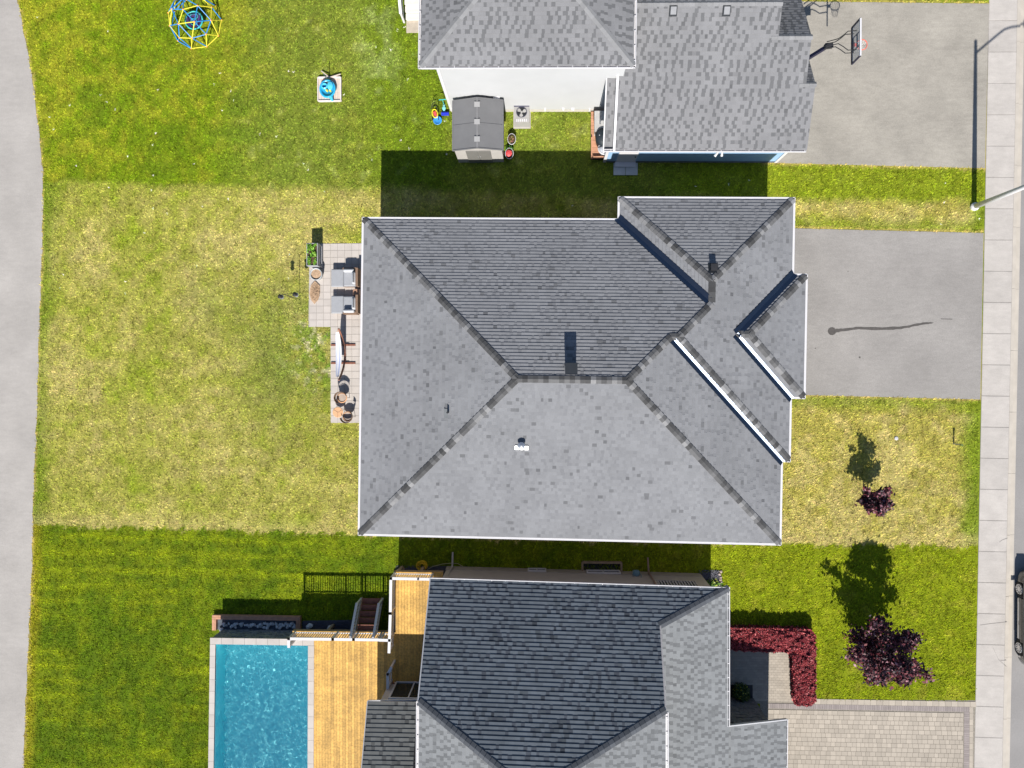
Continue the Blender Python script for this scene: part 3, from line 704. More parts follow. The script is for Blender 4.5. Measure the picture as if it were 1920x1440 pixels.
# lap siding boards on the south and west face: each course its own wedge
sd = MB(); n_ = int((h5-.55)/.13)
for k in range(n_):
    z0 = .34+k*.13
    for (q0, q1, nx, ny) in ((Wn[0], Wn[1], 0, -1), (Wn[3], Wn[0], -1, 0)):
        A = [(q0[0]+nx*.004, q0[1]+ny*.004), (q1[0]+nx*.004, q1[1]+ny*.004)]; B = [(q0[0]+nx*.026, q0[1]+ny*.026), (q1[0]+nx*.026, q1[1]+ny*.026)]
        sd.poly([(*L(*B[0]), z0), (*L(*B[1]), z0), (*L(*A[1]), z0+.13), (*L(*A[0]), z0+.13)])
        sd.poly([(*L(*A[0]), z0), (*L(*A[1]), z0), (*L(*B[1]), z0), (*L(*B[0]), z0)])
prop(sd.build('siding', M['siding'], hN), kind='stuff')
for (q, nm) in ((Wn[0], 'corner_board'),):
    b = MB(); c = L(q[0]+.03, q[1]-.012); b.box(c[0], c[1], h5/2, .13, .05, h5-.35, TH); c = L(q[0]-.012, q[1]+.05); b.box(c[0], c[1], h5/2, .05, .13, h5-.35, TH); b.build(nm, M['white'], hN)
window(hN, L((wx0+wx1)/2+1.5, yE+dep-.4), (-ST, CT), 1.4, 3.4, 4.6); window(hN, L(wx0, yE+7), (-CT, -ST), 1.6, 3.4, 4.7)
window(hN, L(wx0, yE+4), (-CT, -ST), 1.8, .4, 2.4)
# wall fittings on the south face
for px, z, sx, sz in ((1022, .38, .07, .22), (1056, .45, .11, .13), (1074, .45, .15, .11), (1105, .38, .07, .22)):
    q = at(px, 200, z); y = L(U(*q[:2])[0], wy0)[1]; b = MB(); b.box(q[0], y-.06, z, sx, .09, sz, TH); b.box(q[0]+sx*.2, y-.11, z-.02, .03, .05, .04, TH); b.build('outlet', M['white'], hN)
q = at(931, 180, 1.9); y = L(U(*q[:2])[0], wy0)[1]
b = MB(); b.prism([(q[0]-.16, y-.02), (q[0]+.16, y-.02), (q[0]+.12, y-.22), (q[0]-.12, y-.22)], 1.83, 1.95); b.box(q[0], y-.07, 1.7, .16, .12, .26); b.build('dryer_vent', M['white'], hN)
# garage wing: one long south slope that ends in stepped gables
hg, pg = 3.05, .40
g0 = U(*at(1133, 284, hg)[:2]); g1 = U(*at(1512.5, 285, hg)[:2]); yG = (g0[1]+g1[1])/2; xg0, xg1 = g0[0], g1[0]
pk1, pk2, pk3 = yG+2.62, yG+4.35, yG+5.55; xs2, xs3 = g1[0]-.45, U(*at(1465, 20, 5.1)[:2])[0]-.0
xt = U(*at(1153, 284, hg)[:2])[0]
zg = lambda y: hg+pg*(y-yG)
FG = [fac([[(xt, yG+.08), (xg1, yG+.08), (xg1-.05, pk1), (xt, pk1)], [(xt, pk1), (xs2, pk1), (xs2-.05, pk2), (xt, pk2)], [(bx2-2, pk2), (xs3, pk2), (xs3, pk3), (bx2-2, pk3)]], (xt, yG), (0, 1), hg, pg),
      fac([[(xs2-1.4, pk1), (xg1-.05, pk1), (xg1-.1, pk1+3.4), (xs2-1.4, pk1+3.4)]], (xg1, pk1+3.4), (0, -1), zg(pk1)-.55*3.4, .55),
      fac([[(xs3-1.2, pk2), (xs2-.05, pk2), (xs2-.1, pk2+3), (xs3-1.2, pk2+3)]], (xg1, pk2+3), (0, -1), zg(pk2)-.55*3, .55),
      fac([[(bx2-2, pk3), (xs3, pk3), (xs3, pk3+6), (bx2-2, pk3+6)]], (xg1, pk3+6), (0, -1), zg(pk3)-.40*6, .40)]
roofG = roof_deck(FG, hN).build('roof', M['felt'], hN)
shingles(FG, roofG, palN, ex=.165, tw=.175, seed=8, slotted=.36)
for x0, x1, yk in ((xs2-.3, xg1-.06, pk1), (xs3-.3, xs2-.06, pk2), (bx2-1, xs3-.05, pk3)):
    caps(roofG, L(x0, yk, zg(yk)), L(x1, yk, zg(yk)), nv(0, 1, pg), nv(0, -1, .55), M['cap_light'], w=.13, step=.25)
# lower strip of roof to the west with its own rake
FS = [fac([[(xg0, yG+.08), (xt-.02, yG+.08), (xt-.02, wy0+.1), (xg0, wy0+.1)]], (xg0, yG), (0, 1), hg-.22, pg)]
roofS = roof_deck(FS, hN).build('roof', M['felt'], hN); shingles(FS, roofS, palN, ex=.165, tw=.175, seed=12, slotted=.2)
b = MB(); b.bar(L(xt-.05, yG+.0, hg+.0), L(xt-.05, wy0+.2, zg(wy0+.2)), .10, .20); b.bar(L(xg0-.03, yG+.02, hg-.26), L(xg0-.03, wy0, hg-.26+pg*(wy0-yG)), .05, .16); b.build('rake_board', M['white'], hN)
gutter(hN, [((*L(xg0, yG), hg-.01), (*L(xg1-.02, yG), hg-.01), (ST, -CT))])
gy0 = U(*at(1300, 304.5)[:2])[1]; gx0 = U(*at(1133, 304.5)[:2])[0]; gx1 = U(*at(1453, 304.5)[:2])[0]
Wg = [(gx0, gy0), (gx1, gy0), (gx1, gy0+6.2), (gx0, gy0+6.2)]
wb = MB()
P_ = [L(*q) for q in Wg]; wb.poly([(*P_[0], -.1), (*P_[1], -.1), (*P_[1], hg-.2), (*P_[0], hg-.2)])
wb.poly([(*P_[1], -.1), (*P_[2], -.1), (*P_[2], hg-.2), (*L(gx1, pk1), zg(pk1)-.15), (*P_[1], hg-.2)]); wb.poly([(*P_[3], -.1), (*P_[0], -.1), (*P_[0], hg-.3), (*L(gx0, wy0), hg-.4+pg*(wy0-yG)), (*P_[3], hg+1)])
wb.build('wall', mat('siding_shade_tint', (.30, .47, .68), .5, .03, 1), hN)  # blue of sky-lit shade is mixed into this siding colour
fb = MB(); wall_ring([L(*q) for q in inset(Wg, -.015)], -.1, .22, fb); fb.build('foundation', M['stone'], hN)
b = MB(); 
for x in (gx0, gx1): c = L(x, gy0-.012); b.box(c[0], c[1], 1.45, .14, .05, 2.75, TH)
b.bar(L(gx0, gy0-.02, hg-.25), L(gx1, gy0-.02, hg-.25), .05, .18); b.build('corner_board', M['white'], hN)
sfg = MB(); sfg.poly([L(xg0, yG+.1, hg-.16), L(xg1, yG+.1, hg-.16), L(xg1, gy0+.1, hg-.16), L(xg0, gy0+.1, hg-.16)]); sfg.poly([L(gx1-.1, yG+.1, hg-.15), L(xg1-.1, yG+.1, hg-.15), L(xg1-.1, pk1, zg(pk1)-.15), L(gx1-.1, pk1, zg(pk1)-.15)]); sfg.build('soffit', M['white'], hN)
# side door with canopy sill, double spot lamp
qx = U(*at(1172, 304)[:2])[0]; c = L(qx, gy0-.03); b = MB(); b.box(c[0], c[1], 1.25, .92, .06, 2.05, TH); do = b.build('door', M['white'], hN)
b = MB(); c = L(qx, gy0-.10); b.box(c[0], c[1], 2.38, 1.1, .20, .05, TH); c = L(qx, gy0-.14); b.box(c[0], c[1], .15, 1.0, .26, .08, TH); b.build('sill', M['white'], do)
b = MB(); c = L(qx+.36, gy0-.09); b.lathe(c[0], c[1], [(.02, 1.1), (.035, 1.13), (.02, 1.16)], 8); b.build('handle', M['metal_black'], do)
q = at(1352, 292, 2.3); yy = L(U(*q[:2])[0], gy0)[1]; b = MB(); b.box(q[0], yy-.05, 2.35, .14, .1, .14); lo = b.build('wall_lamp', M['white'], hN)
for s in (-1, 1):
    b = MB(); b.tube([(q[0]+s*.06, yy-.12, 2.33), (q[0]+s*.16-.10, yy-.36, 2.16)], .035, 8, .065); b.build('lamp_head', M['white_dull'], lo)
for px in (1262, 1362):
    nS = (-(-ST)*pg*1., -CT*pg, 1); q = atp(px, 21, L(xt, yG, hg), (ST*pg, -CT*pg, 1)); b = MB(); b.box(q[0], q[1], q[2]+.02, .34, .42, .03, TH, math.atan(pg)); vo = b.build('roof_vent', M['vent_dark'], roofG)
    b = MB(); b.box(q[0], q[1]-.01, q[2]+.07, .24, .30, .10, TH, math.atan(pg)); b.build('vent_cap', mat('vent_top', (.25, .255, .27), .5), vo)
# two step slabs at the side door
b = thing('step_slabs', 'two square concrete slabs at the north garage side door', 'paving', L(qx, gy0-.4, 0))
for px in (1161.5, 1184.5):
    q = at(px, 317, .03); m_ = MB(); m_.box(q[0], q[1], .03, .58, .60, .06, TH); m_.build('slab', mat('slab_grey', (.50, .52, .54), .85, .08, 4, fine=.06), b)

# ================================================================== SOUTH HOUSE
hs, ps = 3.7, .5
eA, eB = at(808, 1084, hs), at(1366, 1102, hs); ev = (Vector(eB)-Vector(eA)).normalized(); us = (ev.y, -ev.x); 
nS = Vector((-us[0]*ps, -us[1]*ps, 1))
sp = lambda px, py: atp(px, py, eA, nS)
hS = thing('house', 'south house below with dark slate coloured shingles beside the timber deck', 'house', (1.5, -15, 0))
rW, apx, rE = sp(785, 1315), sp(1238, 1172), sp(1248, 1331)
hwW, hwE = sp(935, 1440), sp(1075, 1440)
def ext(a, b, k): return tuple(a[i]+(b[i]-a[i])*k for i in range(3))
kW, kE = ext(rW, hwW, 1.45), ext(rE, hwE, 1.45)
kmx = (kW[0]+kE[0])/2
Npoly = [eA, eB, apx, rE, kE, kW, rW]
n2 = [[q[:2] for q in pc] for pc in ([eA, eB, apx], [eA, apx, rE], [eA, rE, rW], [rW, rE, kE, kW])]
pE = (apx[2]-hs)/(eB[0]-apx[0])
eC = at(1366, 1362, hs); ue = Vector((-(eB[1]-eC[1]), eB[0]-eC[0], 0)).normalized(); ue = ue if ue.x < 0 else -ue
pW = (hwW[2]-rW[2])/(hwW[0]-rW[0]); pE2 = (hwE[2]-rE[2])/(rE[0]-hwE[0])
XL = 9.0
FSo = [(n2, eA, us, ps),
       ([[eB[:2], apx[:2], rE[:2], (rE[0], rE[1]-9), (eC[0], eC[1]-8), eC[:2]]], eB, (ue.x, ue.y), pE)]
FSo.append(([[rW[:2], kW[:2], (kmx, kW[1]-1), (kmx, kW[1]-6), (rW[0]-.08, rW[1]-9)]], rW, (1, 0), pW))
FSo.append(([[rE[:2], (rE[0]+.05, rE[1]-9), (kmx, kE[1]-6), (kmx, kE[1]-1), kE[:2]]], rE, (-1, 0), pE2))
roofSo = roof_deck(FSo, hS).build('roof', M['felt'], hS)
shingles(FSo[:1], roofSo, ((.112, .130, .152), (.070, .080, .098), .24, .06, .65), ex=.175, tw=.19, seed=21, slotted=.20, tk=2.1)  # north slope coloured darker and bluer than the other slopes
shingles(FSo[1:], roofSo, ((.215, .224, .233), (.150, .156, .163), .16, .04, .8), ex=.165, tw=.175, seed=23, slotted=.40)
nEv = (-ue.x*pE, -ue.y*pE, 1)
caps(roofSo, eB, apx, nS, nEv, M['cap_dark'], w=.15, step=.25, lift=.04); caps(roofSo, rW, kW, nS, (-pW, 0, 1), M['cap_dark'], w=.15, step=.25, lift=.04); caps(roofSo, rE, kE, nS, (pE2, 0, 1), M['cap_dark'], w=.15, step=.25, lift=.04)
# raised edge between the north slope and the lower east slope
b = MB()
for a, c in ((apx, rE),):
    zf = lambda q: eB[2]+pE*((q[0]-eB[0])*ue.x+(q[1]-eB[1])*ue.y)
    b.poly([(a[0], a[1], zf(a)-.02), (c[0], c[1], zf(c)-.02), (c[0], c[1], c[2]+.0), (a[0], a[1], a[2]+.0)])
b.bar(apx, rE, .06, .06); b.build('fascia', M['siding_grey'], hS)
b = MB()
b.poly([(rE[0]-.03, rE[1], 3), (rE[0]-.03, rE[1]-9, 3), (rE[0]-.03, rE[1]-9, rE[2]-.12), (rE[0]-.03, rE[1], rE[2]-.12)])
b.poly([(rW[0]+.3, rW[1]-9, 0), (rW[0]+.3, rW[1]+.3, 0), (rW[0]+.3, rW[1]+.3, rW[2]-.15), (rW[0]+.3, rW[1]-9, rW[2]-.15)]); b.build('wall', M['siding_grey'], hS)
gutter(hS, [(Vector(eA)+Vector((-.02, .02, .03)), Vector(eB)+Vector((.02, .02, .03)), (-us[0], -us[1])), (Vector(eB)+Vector((.05, .03, .02)), Vector(eC)+Vector((.05, 0, .02)), (1, 0))], w=.11)
gutter(hS, [(Vector(rW)+Vector((-.10, .0, 0)), Vector((rW[0]-.16, rW[1]-8.5, rW[2])), (-1, 0)), (Vector(rE)+Vector((.12, -.1, 0)), Vector((rE[0]+.14, rE[1]-8.5, rE[2])), (1, 0))], w=.12)
# north and west walls, rakes
nb0, nb1 = at(840, 1062), at(1312, 1075.5)
wN = [(nb0[0], nb0[1]), (nb0[0], -24), (8.05, -24), (8.05, nb1[1]-.0), (nb1[0], nb1[1])]
b = MB()
b.poly([(*nb1[:2], -.1), (*nb0[:2], -.1), (*nb0[:2], hs-.1), (*nb1[:2], hs-.1)][::1])
b.poly([(*nb0[:2], -.1), (nb0[0]-.03, rW[1]+.0, -.1), (nb0[0]-.03, rW[1], rW[2]-.2), (*nb0[:2], hs-.1)])
b.poly([(*nb1[:2], -.1), (nb1[0], -15.4, -.1), (nb1[0], -15.4, hs-.1), (*nb1[:2], hs-.1)]); b.build('wall', M['siding_grey'], hS)
b = MB(); b.poly([(nb0[0]-.05, nb0[1]+.02, -.1), (nb1[0]+.02, nb1[1]+.02, -.1), (nb1[0]+.02, nb1[1]+.02, .62), (nb0[0]-.05, nb0[1]+.02, .62)]); b.poly([(nb0[0]-.05, nb0[1]+.02, .62), (nb1[0]+.02, nb1[1]+.02, .62), (nb1[0], nb1[1]-.01, .62), (nb0[0]-.05, nb0[1]-.01, .62)]); b.build('foundation', mat('parged', (.36, .33, .30), .9, .1, 3), hS)
b = MB(); b.bar(Vector(eA)+Vector((-.03, 0, -.06)), Vector(rW)+Vector((-.03, 0, -.06)), .05, .17); b.build('rake_board', M['white_dull'], hS)
sfs = MB(); sfs.poly([(eA[0], eA[1]-.1, hs-.14), (eB[0], eB[1]-.1, hs-.14), (eB[0], eB[1]-.6, hs-.14), (eA[0], eA[1]-.6, hs-.14)]); sfs.poly([(eB[0], eB[1], hs-.14), (eC[0], eC[1], hs-.14), (eC[0]-.6, eC[1], hs-.14), (eB[0]-.6, eB[1], hs-.14)]); sfs.build('soffit', M['white_dull'], hS)
b = MB(); b.prism([(nb0[0]+.05, nb0[1]-.12), (nb0[0]+.02, -24.6), (8.0, -24.6), (8.0, nb1[1]-.12)], -.1, 3.2); b.prism([(rW[0]+.32, rW[1]-.3), (rW[0]+.32, -23), (rE[0]-.1, -23), (rE[0]-.1, rE[1]-.3)], 3.25, 5.6)
b.prism([(dx_ , yy_) for dx_, yy_ in ((-6.9, -15.2), (-6.9, -23.4), (-4.8, -23.4), (-4.8, -15.2))], -.1, 3.25); b.prism([(8.1, -15.9), (8.1, -23.2), (10.5, -23.2), (10.5, -15.9)], -.1, 2.6); b.build('inner_wall', M['siding_grey'], hS)
# louvred window near the east end of the north wall
lw = at(1268, 1090, 2.0); yN = lambda x: nb0[1]+(nb1[1]-nb0[1])*(x-nb0[0])/(nb1[0]-nb0[0])
b = MB()
for (dx, dz, sx, sz) in ((-.93, 0, .08, 1.3), (.93, 0, .08, 1.3), (0, .65, 1.94, .08), (0, -.65, 1.94, .08)): b.box(lw[0]+dx, yN(lw[0])+.04, 2.3+dz, sx, .09, sz, TH)
lv = b.build('window', M['siding_grey'], hS); b = MB(); b.box(lw[0], yN(lw[0])+.012, 2.3, 1.8, .02, 1.22, TH); b.build('pane', M['glass'], lv)
for k in range(13):
    b = MB(); b.box(lw[0]-.82+k*.137, yN(lw[0])+.05, 2.3, .05, .05, 1.2, TH); b.build('louvre', M['white_dull'], lv)
# basement windows in wells
def well(px0, px1, py0, py1, label):
    a = at(px0, py0, .12); c = at(px1, py1, .12); t = thing('window_well', label, 'window well', ((a[0]+c[0])/2, a[1], 0))
    y1 = yN(c[0]); b = MB()
    for (p0, p1) in (((a[0], a[1]), (c[0], a[1])), ((a[0], a[1]), (a[0], y1)), ((c[0], a[1]), (c[0], y1))): b.bar((*p0, .08), (*p1, .08), .09, .28)
    b.build('timber_frame', M['timber'], t); b = MB(); b.poly([(a[0], y1, .012), (c[0], y1, .012), (c[0], a[1], .012), (a[0], a[1], .012)]); b.build('pit', M['black'], t)  # flat black sheet paints the shaded depth of the well
    return a, c
well(1092, 1165, 1054, 1071, 'timber framed window well with a dark pit against the south house wall')
window(hS, (at(1130, 1070)[0], yN(at(1130, 1070)[0])+.02), (0, 1), 1.6, .15, .58, 1)
window(hS, (at(1007, 1066)[0], yN(at(1007, 1066)[0])+.02), (0, 1), .85, .15, .55, 1)
# downspouts
def spout(pts, m): b = MB(); b.tube(pts, .045, 6); return b.build('downspout', m, hS)
q = at(1228, 1085, 2.2); x = q[0]
spout([(x+.08, yN(x)+.30, hs-.1), (x+.03, yN(x)+.06, hs-.5), (x, yN(x)+.06, .4), (x, yN(x)+.12, .22), (x-.02, yN(x)+.75, .08)], mat('spout_brown', (.33, .22, .18), .5))
q = at(843, 1075, 1.5); x = q[0]-.02
spout([(x-.06, yN(x)+.28, hs-.1), (x-.02, yN(x)+.06, hs-.5), (x, yN(x)+.06, .45), (x, yN(x)+.14, .22), (x, yN(x)+.75, .08)], M['siding_grey'])
# outdoor tap with meter box
q = at(1192, 1066, .5); b = MB(); b.box(q[0], yN(q[0])+.12, .62, .30, .18, .34); b.lathe(q[0], yN(q[0])+.14, [(.17, .8), (.14, .86), (.04, .88)], 12)
for s in (-1, 1): b.tube([(q[0]+s*.2, yN(q[0])+.05, 1.1), (q[0]+s*.2, yN(q[0])+.12, .9), (q[0]+s*.1, yN(q[0])+.12, .78)], .018, 6)
b.build('gas_meter', mat('meter', (.14, .25, .32), .5), hS)
# low roof over the patio door (lower left)
lA, lB = at(690, 1315, 3.4), at(783, 1313, 3.4)
FL = [([[ (lA[0], lA[1]), (lB[0], lB[1]), (lB[0]-.1, lB[1]-8), (lA[0]-.06, lA[1]-8)]], lA, (0, -1), .42)]
roofL = roof_deck(FL, hS).build('roof', M['felt'], hS)
shingles(FL, roofL, ((.135, .14, .14), (.08, .083, .085), .2, .05, .7), ex=.185, tw=.22, seed=31, slotted=.15, tk=1.7)
gutter(hS, [(Vector(lA)+Vector((-.03, .03, .0)), Vector(lB)+Vector((.0, .03, .0)), (0, 1))], hang=.68)
b = MB(); b.bar(Vector(lA)+Vector((-.02, 0, -.05)), (lA[0]-.08, lA[1]-8, lA[2]-.05+.42*8), .04, .16); b.build('rake_board', M['white_dull'], hS)
dy = at(770, 1279, 1.35)[1]; dx0, dx1 = at(731, 1279, 1.35)[0], -4.6
b = MB(); b.poly([(dx1, dy, -.1), (dx0, dy, -.1), (dx0, dy, 3.5), (dx1, dy, 3.5)]); b.poly([(dx0, dy, -.1), (dx0, dy-9, -.1), (dx0, dy-9, 6.5), (dx0, dy, 3.4)]); b.build('wall', M['siding_grey'], hS)
pdx = (at(745, 1280, 1.4)[0]+at(803, 1280, 1.4)[0])/2
window(hS, (pdx+.1, dy), (0, 1), 1.75, 1.45, 3.2, 1, name='patio_door')
# garage extension (east) and stone north wall
gA, gB = at(1475, 1350, 2.8), at(1366, 1362, 3.55)
pgx = (3.55-2.8)/(gA[0]-gB[0])
FX = [([[(gA[0], gA[1]), (gB[0], gB[1]+.0), (gB[0]-.05, gB[1]-8), (gA[0]-.08, gA[1]-8)]], gA, (-1, 0), pgx)]
roofX = roof_deck(FX, hS).build('roof', M['felt'], hS); shingles(FX, roofX, ((.215, .224, .233), (.150, .156, .163), .16, .04, .8), ex=.165, tw=.175, seed=25, slotted=.40)
gutter(hS, [(Vector(gA)+Vector((.06, .02, .0)), Vector((gA[0]-.02, gA[1]-8, gA[2])), (1, 0))])
b = MB(); b.bar(Vector(gA)+Vector((0, .02, -.04)), Vector(gB)+Vector((0, .02, -.04)), .05, .14); b.build('rake_board', M['white_dull'], hS)
sw0, sw1 = at(1366, 1308), at(1412, 1308)
b = MB(); b.poly([(sw1[0], sw1[1], -.05), (sw0[0]-.6, sw0[1], -.05), (sw0[0]-.6, sw0[1], 3.4), (sw1[0], sw1[1], 2.7)]); b.poly([(sw1[0], sw1[1]-8, -.05), (sw1[0], sw1[1], -.05), (sw1[0], sw1[1], 2.7), (sw1[0], sw1[1]-8, 2.7)]); b.build('stone_wall', M['stone'], hS)
sb = MB(); n_ = 0
for r in range(18):
    x = sw0[0]-.55+.1*hsh(r); z0 = r*.155
    while x < sw1[0]-.05:
        wd = .16+.3*hsh(r, n_); n_ += 1; x1 = min(x+wd, sw1[0]); d2 = .02+.03*hsh(n_, 3)
        if z0+.14 < 3.4-(x1-sw0[0]+.6)*.27: sb.box((x+x1)/2, sw0[1]+d2/2, z0+.075, x1-x-.012, d2, .142)
        x = x1
prop(sb.build('stone_facing', M['stone'], hS), kind='stuff')

# ================================================================== DECK, POOL, RAILS
DZ = 1.35
dk = thing('deck', 'raised golden pine deck wrapping the pool and the south house', 'deck', at(650, 1300, 0))
bw_ = .145
x = at(590, 1300, DZ)[0]; xend = -4.75; yS_ = -24.; yA = at(650, 1184.5, DZ)[1]; yB = at(770, 1072, DZ)[1]; xmid = at(740, 1150, DZ)[0]
bmA = MB(); bmA.box(0, 0, 0, bw_-.009, 1, .03)
def board_mesh(y0, y1):
    m_ = MB(); m_.box(0, 0, 0, bw_-.008, y1-y0, .03); return m_.mesh('deck_board', M['wood_deck'], (0, 0, 0))
mA, mB2 = board_mesh(yS_, yA), board_mesh(yS_, yB)
xpl = x; ypo = at(570, 1196, 1.4)[1]+.03; x -= bw_*7
while x < xend:
    up = x > xmid; y1 = yB if up else yA
    if x < xpl-.01:
        m_ = MB(); m_.box(0, 0, 0, bw_-.008, yA-ypo, .03); o = bpy.data.objects.new('deck_board', m_.mesh('deck_board', M['wood_deck'], (0, 0, 0))); place(o, dk, (x, (yA+ypo)/2, DZ-.015)); x += bw_; continue
    # boards are laid in two lengths, joints staggered
    jn = -16.6 - 1.8*hsh(x*3.3)
    for (y0_, y1_) in ((yS_, jn-.003), (jn+.003, y1)):
        m_ = MB(); m_.box(0, 0, 0, bw_-.008, y1_-y0_, .03); o = bpy.data.objects.new('deck_board', m_.mesh('deck_board', M['wood_deck'], (0, 0, 0)))
        place(o, dk, (x, (y0_+y1_)/2, DZ-.015))
    x += bw_
b = MB(); xw = at(588, 1300, DZ)[0]-.03
b.bar((xw-bw_*7, yA-.02, DZ-.15), (xmid, yA-.02, DZ-.15), .04, .26); b.bar((xmid-.03, yA, DZ-.15), (xmid-.03, yB, DZ-.15), .04, .26); b.bar((xmid-.03, yB-.02, DZ-.15), (xend, yB-.02, DZ-.15), .04, .26); b.build('rim_joist', M['timber'], dk)
b = MB(); b.poly([(xw, yS_, DZ-.08), (xend, yS_, DZ-.08), (xend, yA, DZ-.08), (xw, yA, DZ-.08)]); b.poly([(xmid, yA, DZ-.08), (xend, yA, DZ-.08), (xend, yB, DZ-.08), (xmid, yB, DZ-.08)]); b.build('gap_shade_sheet', M['black'], dk)  # one black sheet painted in for the shade below the board gaps
for (px_, py_) in ((xmid+.1, yB-.15), (xmid+1.2, yB-.15), (-10.5, yA-.15), (-9, yA-.15), (xmid+.1, yA-.15)):
    b = MB(); b.box(px_, py_, DZ/2-.1, .14, .14, DZ-.1); b.build('post', M['timber'], dk)

def railing(label, pts, z0, z1, wr=.13, sp=.115, mt=None, z0e=None, group=None, posts=True):
    """top rail, bottom rail, posts and balusters along a polyline; z may fall along a stair"""
    t = thing('railing', label, 'railing', (*pts[0][:2], z0 if z0e is None else min(z0, z0e)), group)
    bal = MB(); bal.box(0, 0, 0, .035, .035, 1); 
    tot = sum((Vector(b)-Vector(a)).length for a, b in zip(pts, pts[1:])); run = 0
    me = None
    for a, b in zip(pts, pts[1:]):
        a, b = Vector(a), Vector(b); Ls = (b-a).length; dv = (b-a)/Ls
        zz = lambda r: 0 if z0e is None else (z0e-z0)*(run+r)/tot
        A = Vector((*a, z1+zz(0))); B = Vector((*b, z1+zz(Ls)))
        e = dv.to_3d()*wr/2
        tp = MB(); tp.bar(A-e, B+e, wr, .045); tp.build('top_rail', mt or M['white'], t)
        bt = MB(); bt.bar(A-Vector((0, 0, z1-z0-.10)), B-Vector((0, 0, z1-z0-.10)), .045, .05); bt.build('bottom_rail', mt or M['white'], t)
        n = int(Ls/sp)
        hgt = z1-z0-.12
        if me is None:
            bm_ = MB(); bm_.box(0, 0, hgt/2, .035, .035, hgt); me = bm_.mesh('baluster', mt or M['white_dull'], (0, 0, 0))
        for k in range(1, n):
            q = a+dv*(k*Ls/n); o = bpy.data.objects.new('baluster', me); place(o, t, (q.x, q.y, z0+.09+zz(k*Ls/n)))
        run += Ls
    if posts:
        run = 0
        for i_, a in enumerate(pts):
            if i_: run += (Vector(pts[i_])-Vector(pts[i_-1])).length
            z = 0 if z0e is None else (z0e-z0)*run/tot
            b = MB(); b.box(a[0], a[1], (z0+z1)/2+z, .09, .09, z1-z0+.03); b.build('post', mt or M['white'], t)
    return t
RT = 2.28
rl = lambda px, py: at(px, py, RT)[:2]
railing('long white railing along the pool end of the lower deck', [rl(541.5, 1212), rl(541.5, 1197.5), rl(624, 1198.5), rl(663, 1199), rl(708, 1199.6)], DZ, RT)
railing('short white railing joining the stair top to the upper deck corner', [rl(713, 1200), rl(731, 1200.5)], DZ, RT)
railing('white railing at the outer corner of the upper deck by the house', [rl(806, 1086), rl(733, 1084.5), rl(732, 1150), rl(729.5, 1222)], DZ, RT)
railing('small grey railing stub beside the patio door', [rl(733, 1253), rl(727, 1264), rl(727, 1290)], DZ, RT, mt=M['white_dull'])
for px, py in ((784, 1086),): 
    q = at(px, py, RT+.03)
    b = MB(); b.lathe(q[0], q[1], [(.045, RT+.022), (.045, RT+.07), (.02, RT+.09)], 10); prop(b.build('rail_light', M['black']), 'small black round light on the upper deck top rail', 'light')
# stairs from the deck to the lawn
sx0, sx1 = at(672, 1180, 1.0)[0], at(708, 1180, 1.0)[0]
stt = thing('stairs', 'dark red timber stairs going down from the deck to the lawn', 'stairs', ((sx0+sx1)/2, yA+1, 0))
NT = 5; ry = .25
for k in range(NT):
    z = DZ-(k+1)*DZ/(NT+1); m_ = MB(); m_.box((sx0+sx1)/2, yA+.03+ry*(k+.5), z-.02, sx1-sx0, ry+.03, .04); m_.build('tread', M['wood_red'], stt)
for xs_ in (sx0-.02, sx1+.02):
    b = MB(); b.bar((xs_, yA, DZ-.22), (xs_, yA+ry*NT, .05), .05, .26); b.build('stringer', M['timber'], stt)
for xs_, lb in ((sx0-.07, 'left pale grey handrail of the deck stairs'), (sx1+.07, 'right pale grey handrail of the deck stairs')):
    railing(lb, [(xs_, yA+.05), (xs_, yA+ry*NT)], DZ, RT-.02, wr=.12, sp=.12, z0e=.12, group='handrails of the deck stairs')

# pool
pl = thing('swimming_pool', 'raised rectangular swimming pool with bright blue water', 'swimming pool', at(490, 1300, 0))
PZ = 1.40; I4 = POOL
x0, y1 = I4[0]; x1 = I4[1][0]; xb0, xb1 = I4[3][0], I4[2][0]; yb = -24.
In = [(x0, y1), (x1, y1), (x1-.06, yb), (x0-.22, yb)]
Out_ = [(x0-.22, y1+.32), (x1+.31, y1+.32), (x1+.25, yb), (x0-.44, yb)]
lnm = MB(); wz, fz = 1.26, .02
Fl = [(x0+.05, y1-.05), (x1-.05, y1-.05), (x1-.11, yb), (x0-.17, yb)]
for a in range(4): 
    b_2 = (a+1) % 4; lnm.poly([(*In[a], PZ-.03), (*In[b_2], PZ-.03), (*Fl[b_2], fz), (*Fl[a], fz)])
lnm.poly([(*q, fz) for q in Fl])
ml = bpy.data.materials.new('pool_liner'); ml.use_nodes = True; n = ml.node_tree; b = n.nodes['Principled BSDF']; b.inputs['Roughness'].default_value = .45
b.inputs['Base Color'].default_value = (.32, .95, 1.0, 1)
lno = lnm.build('liner', ml, pl)
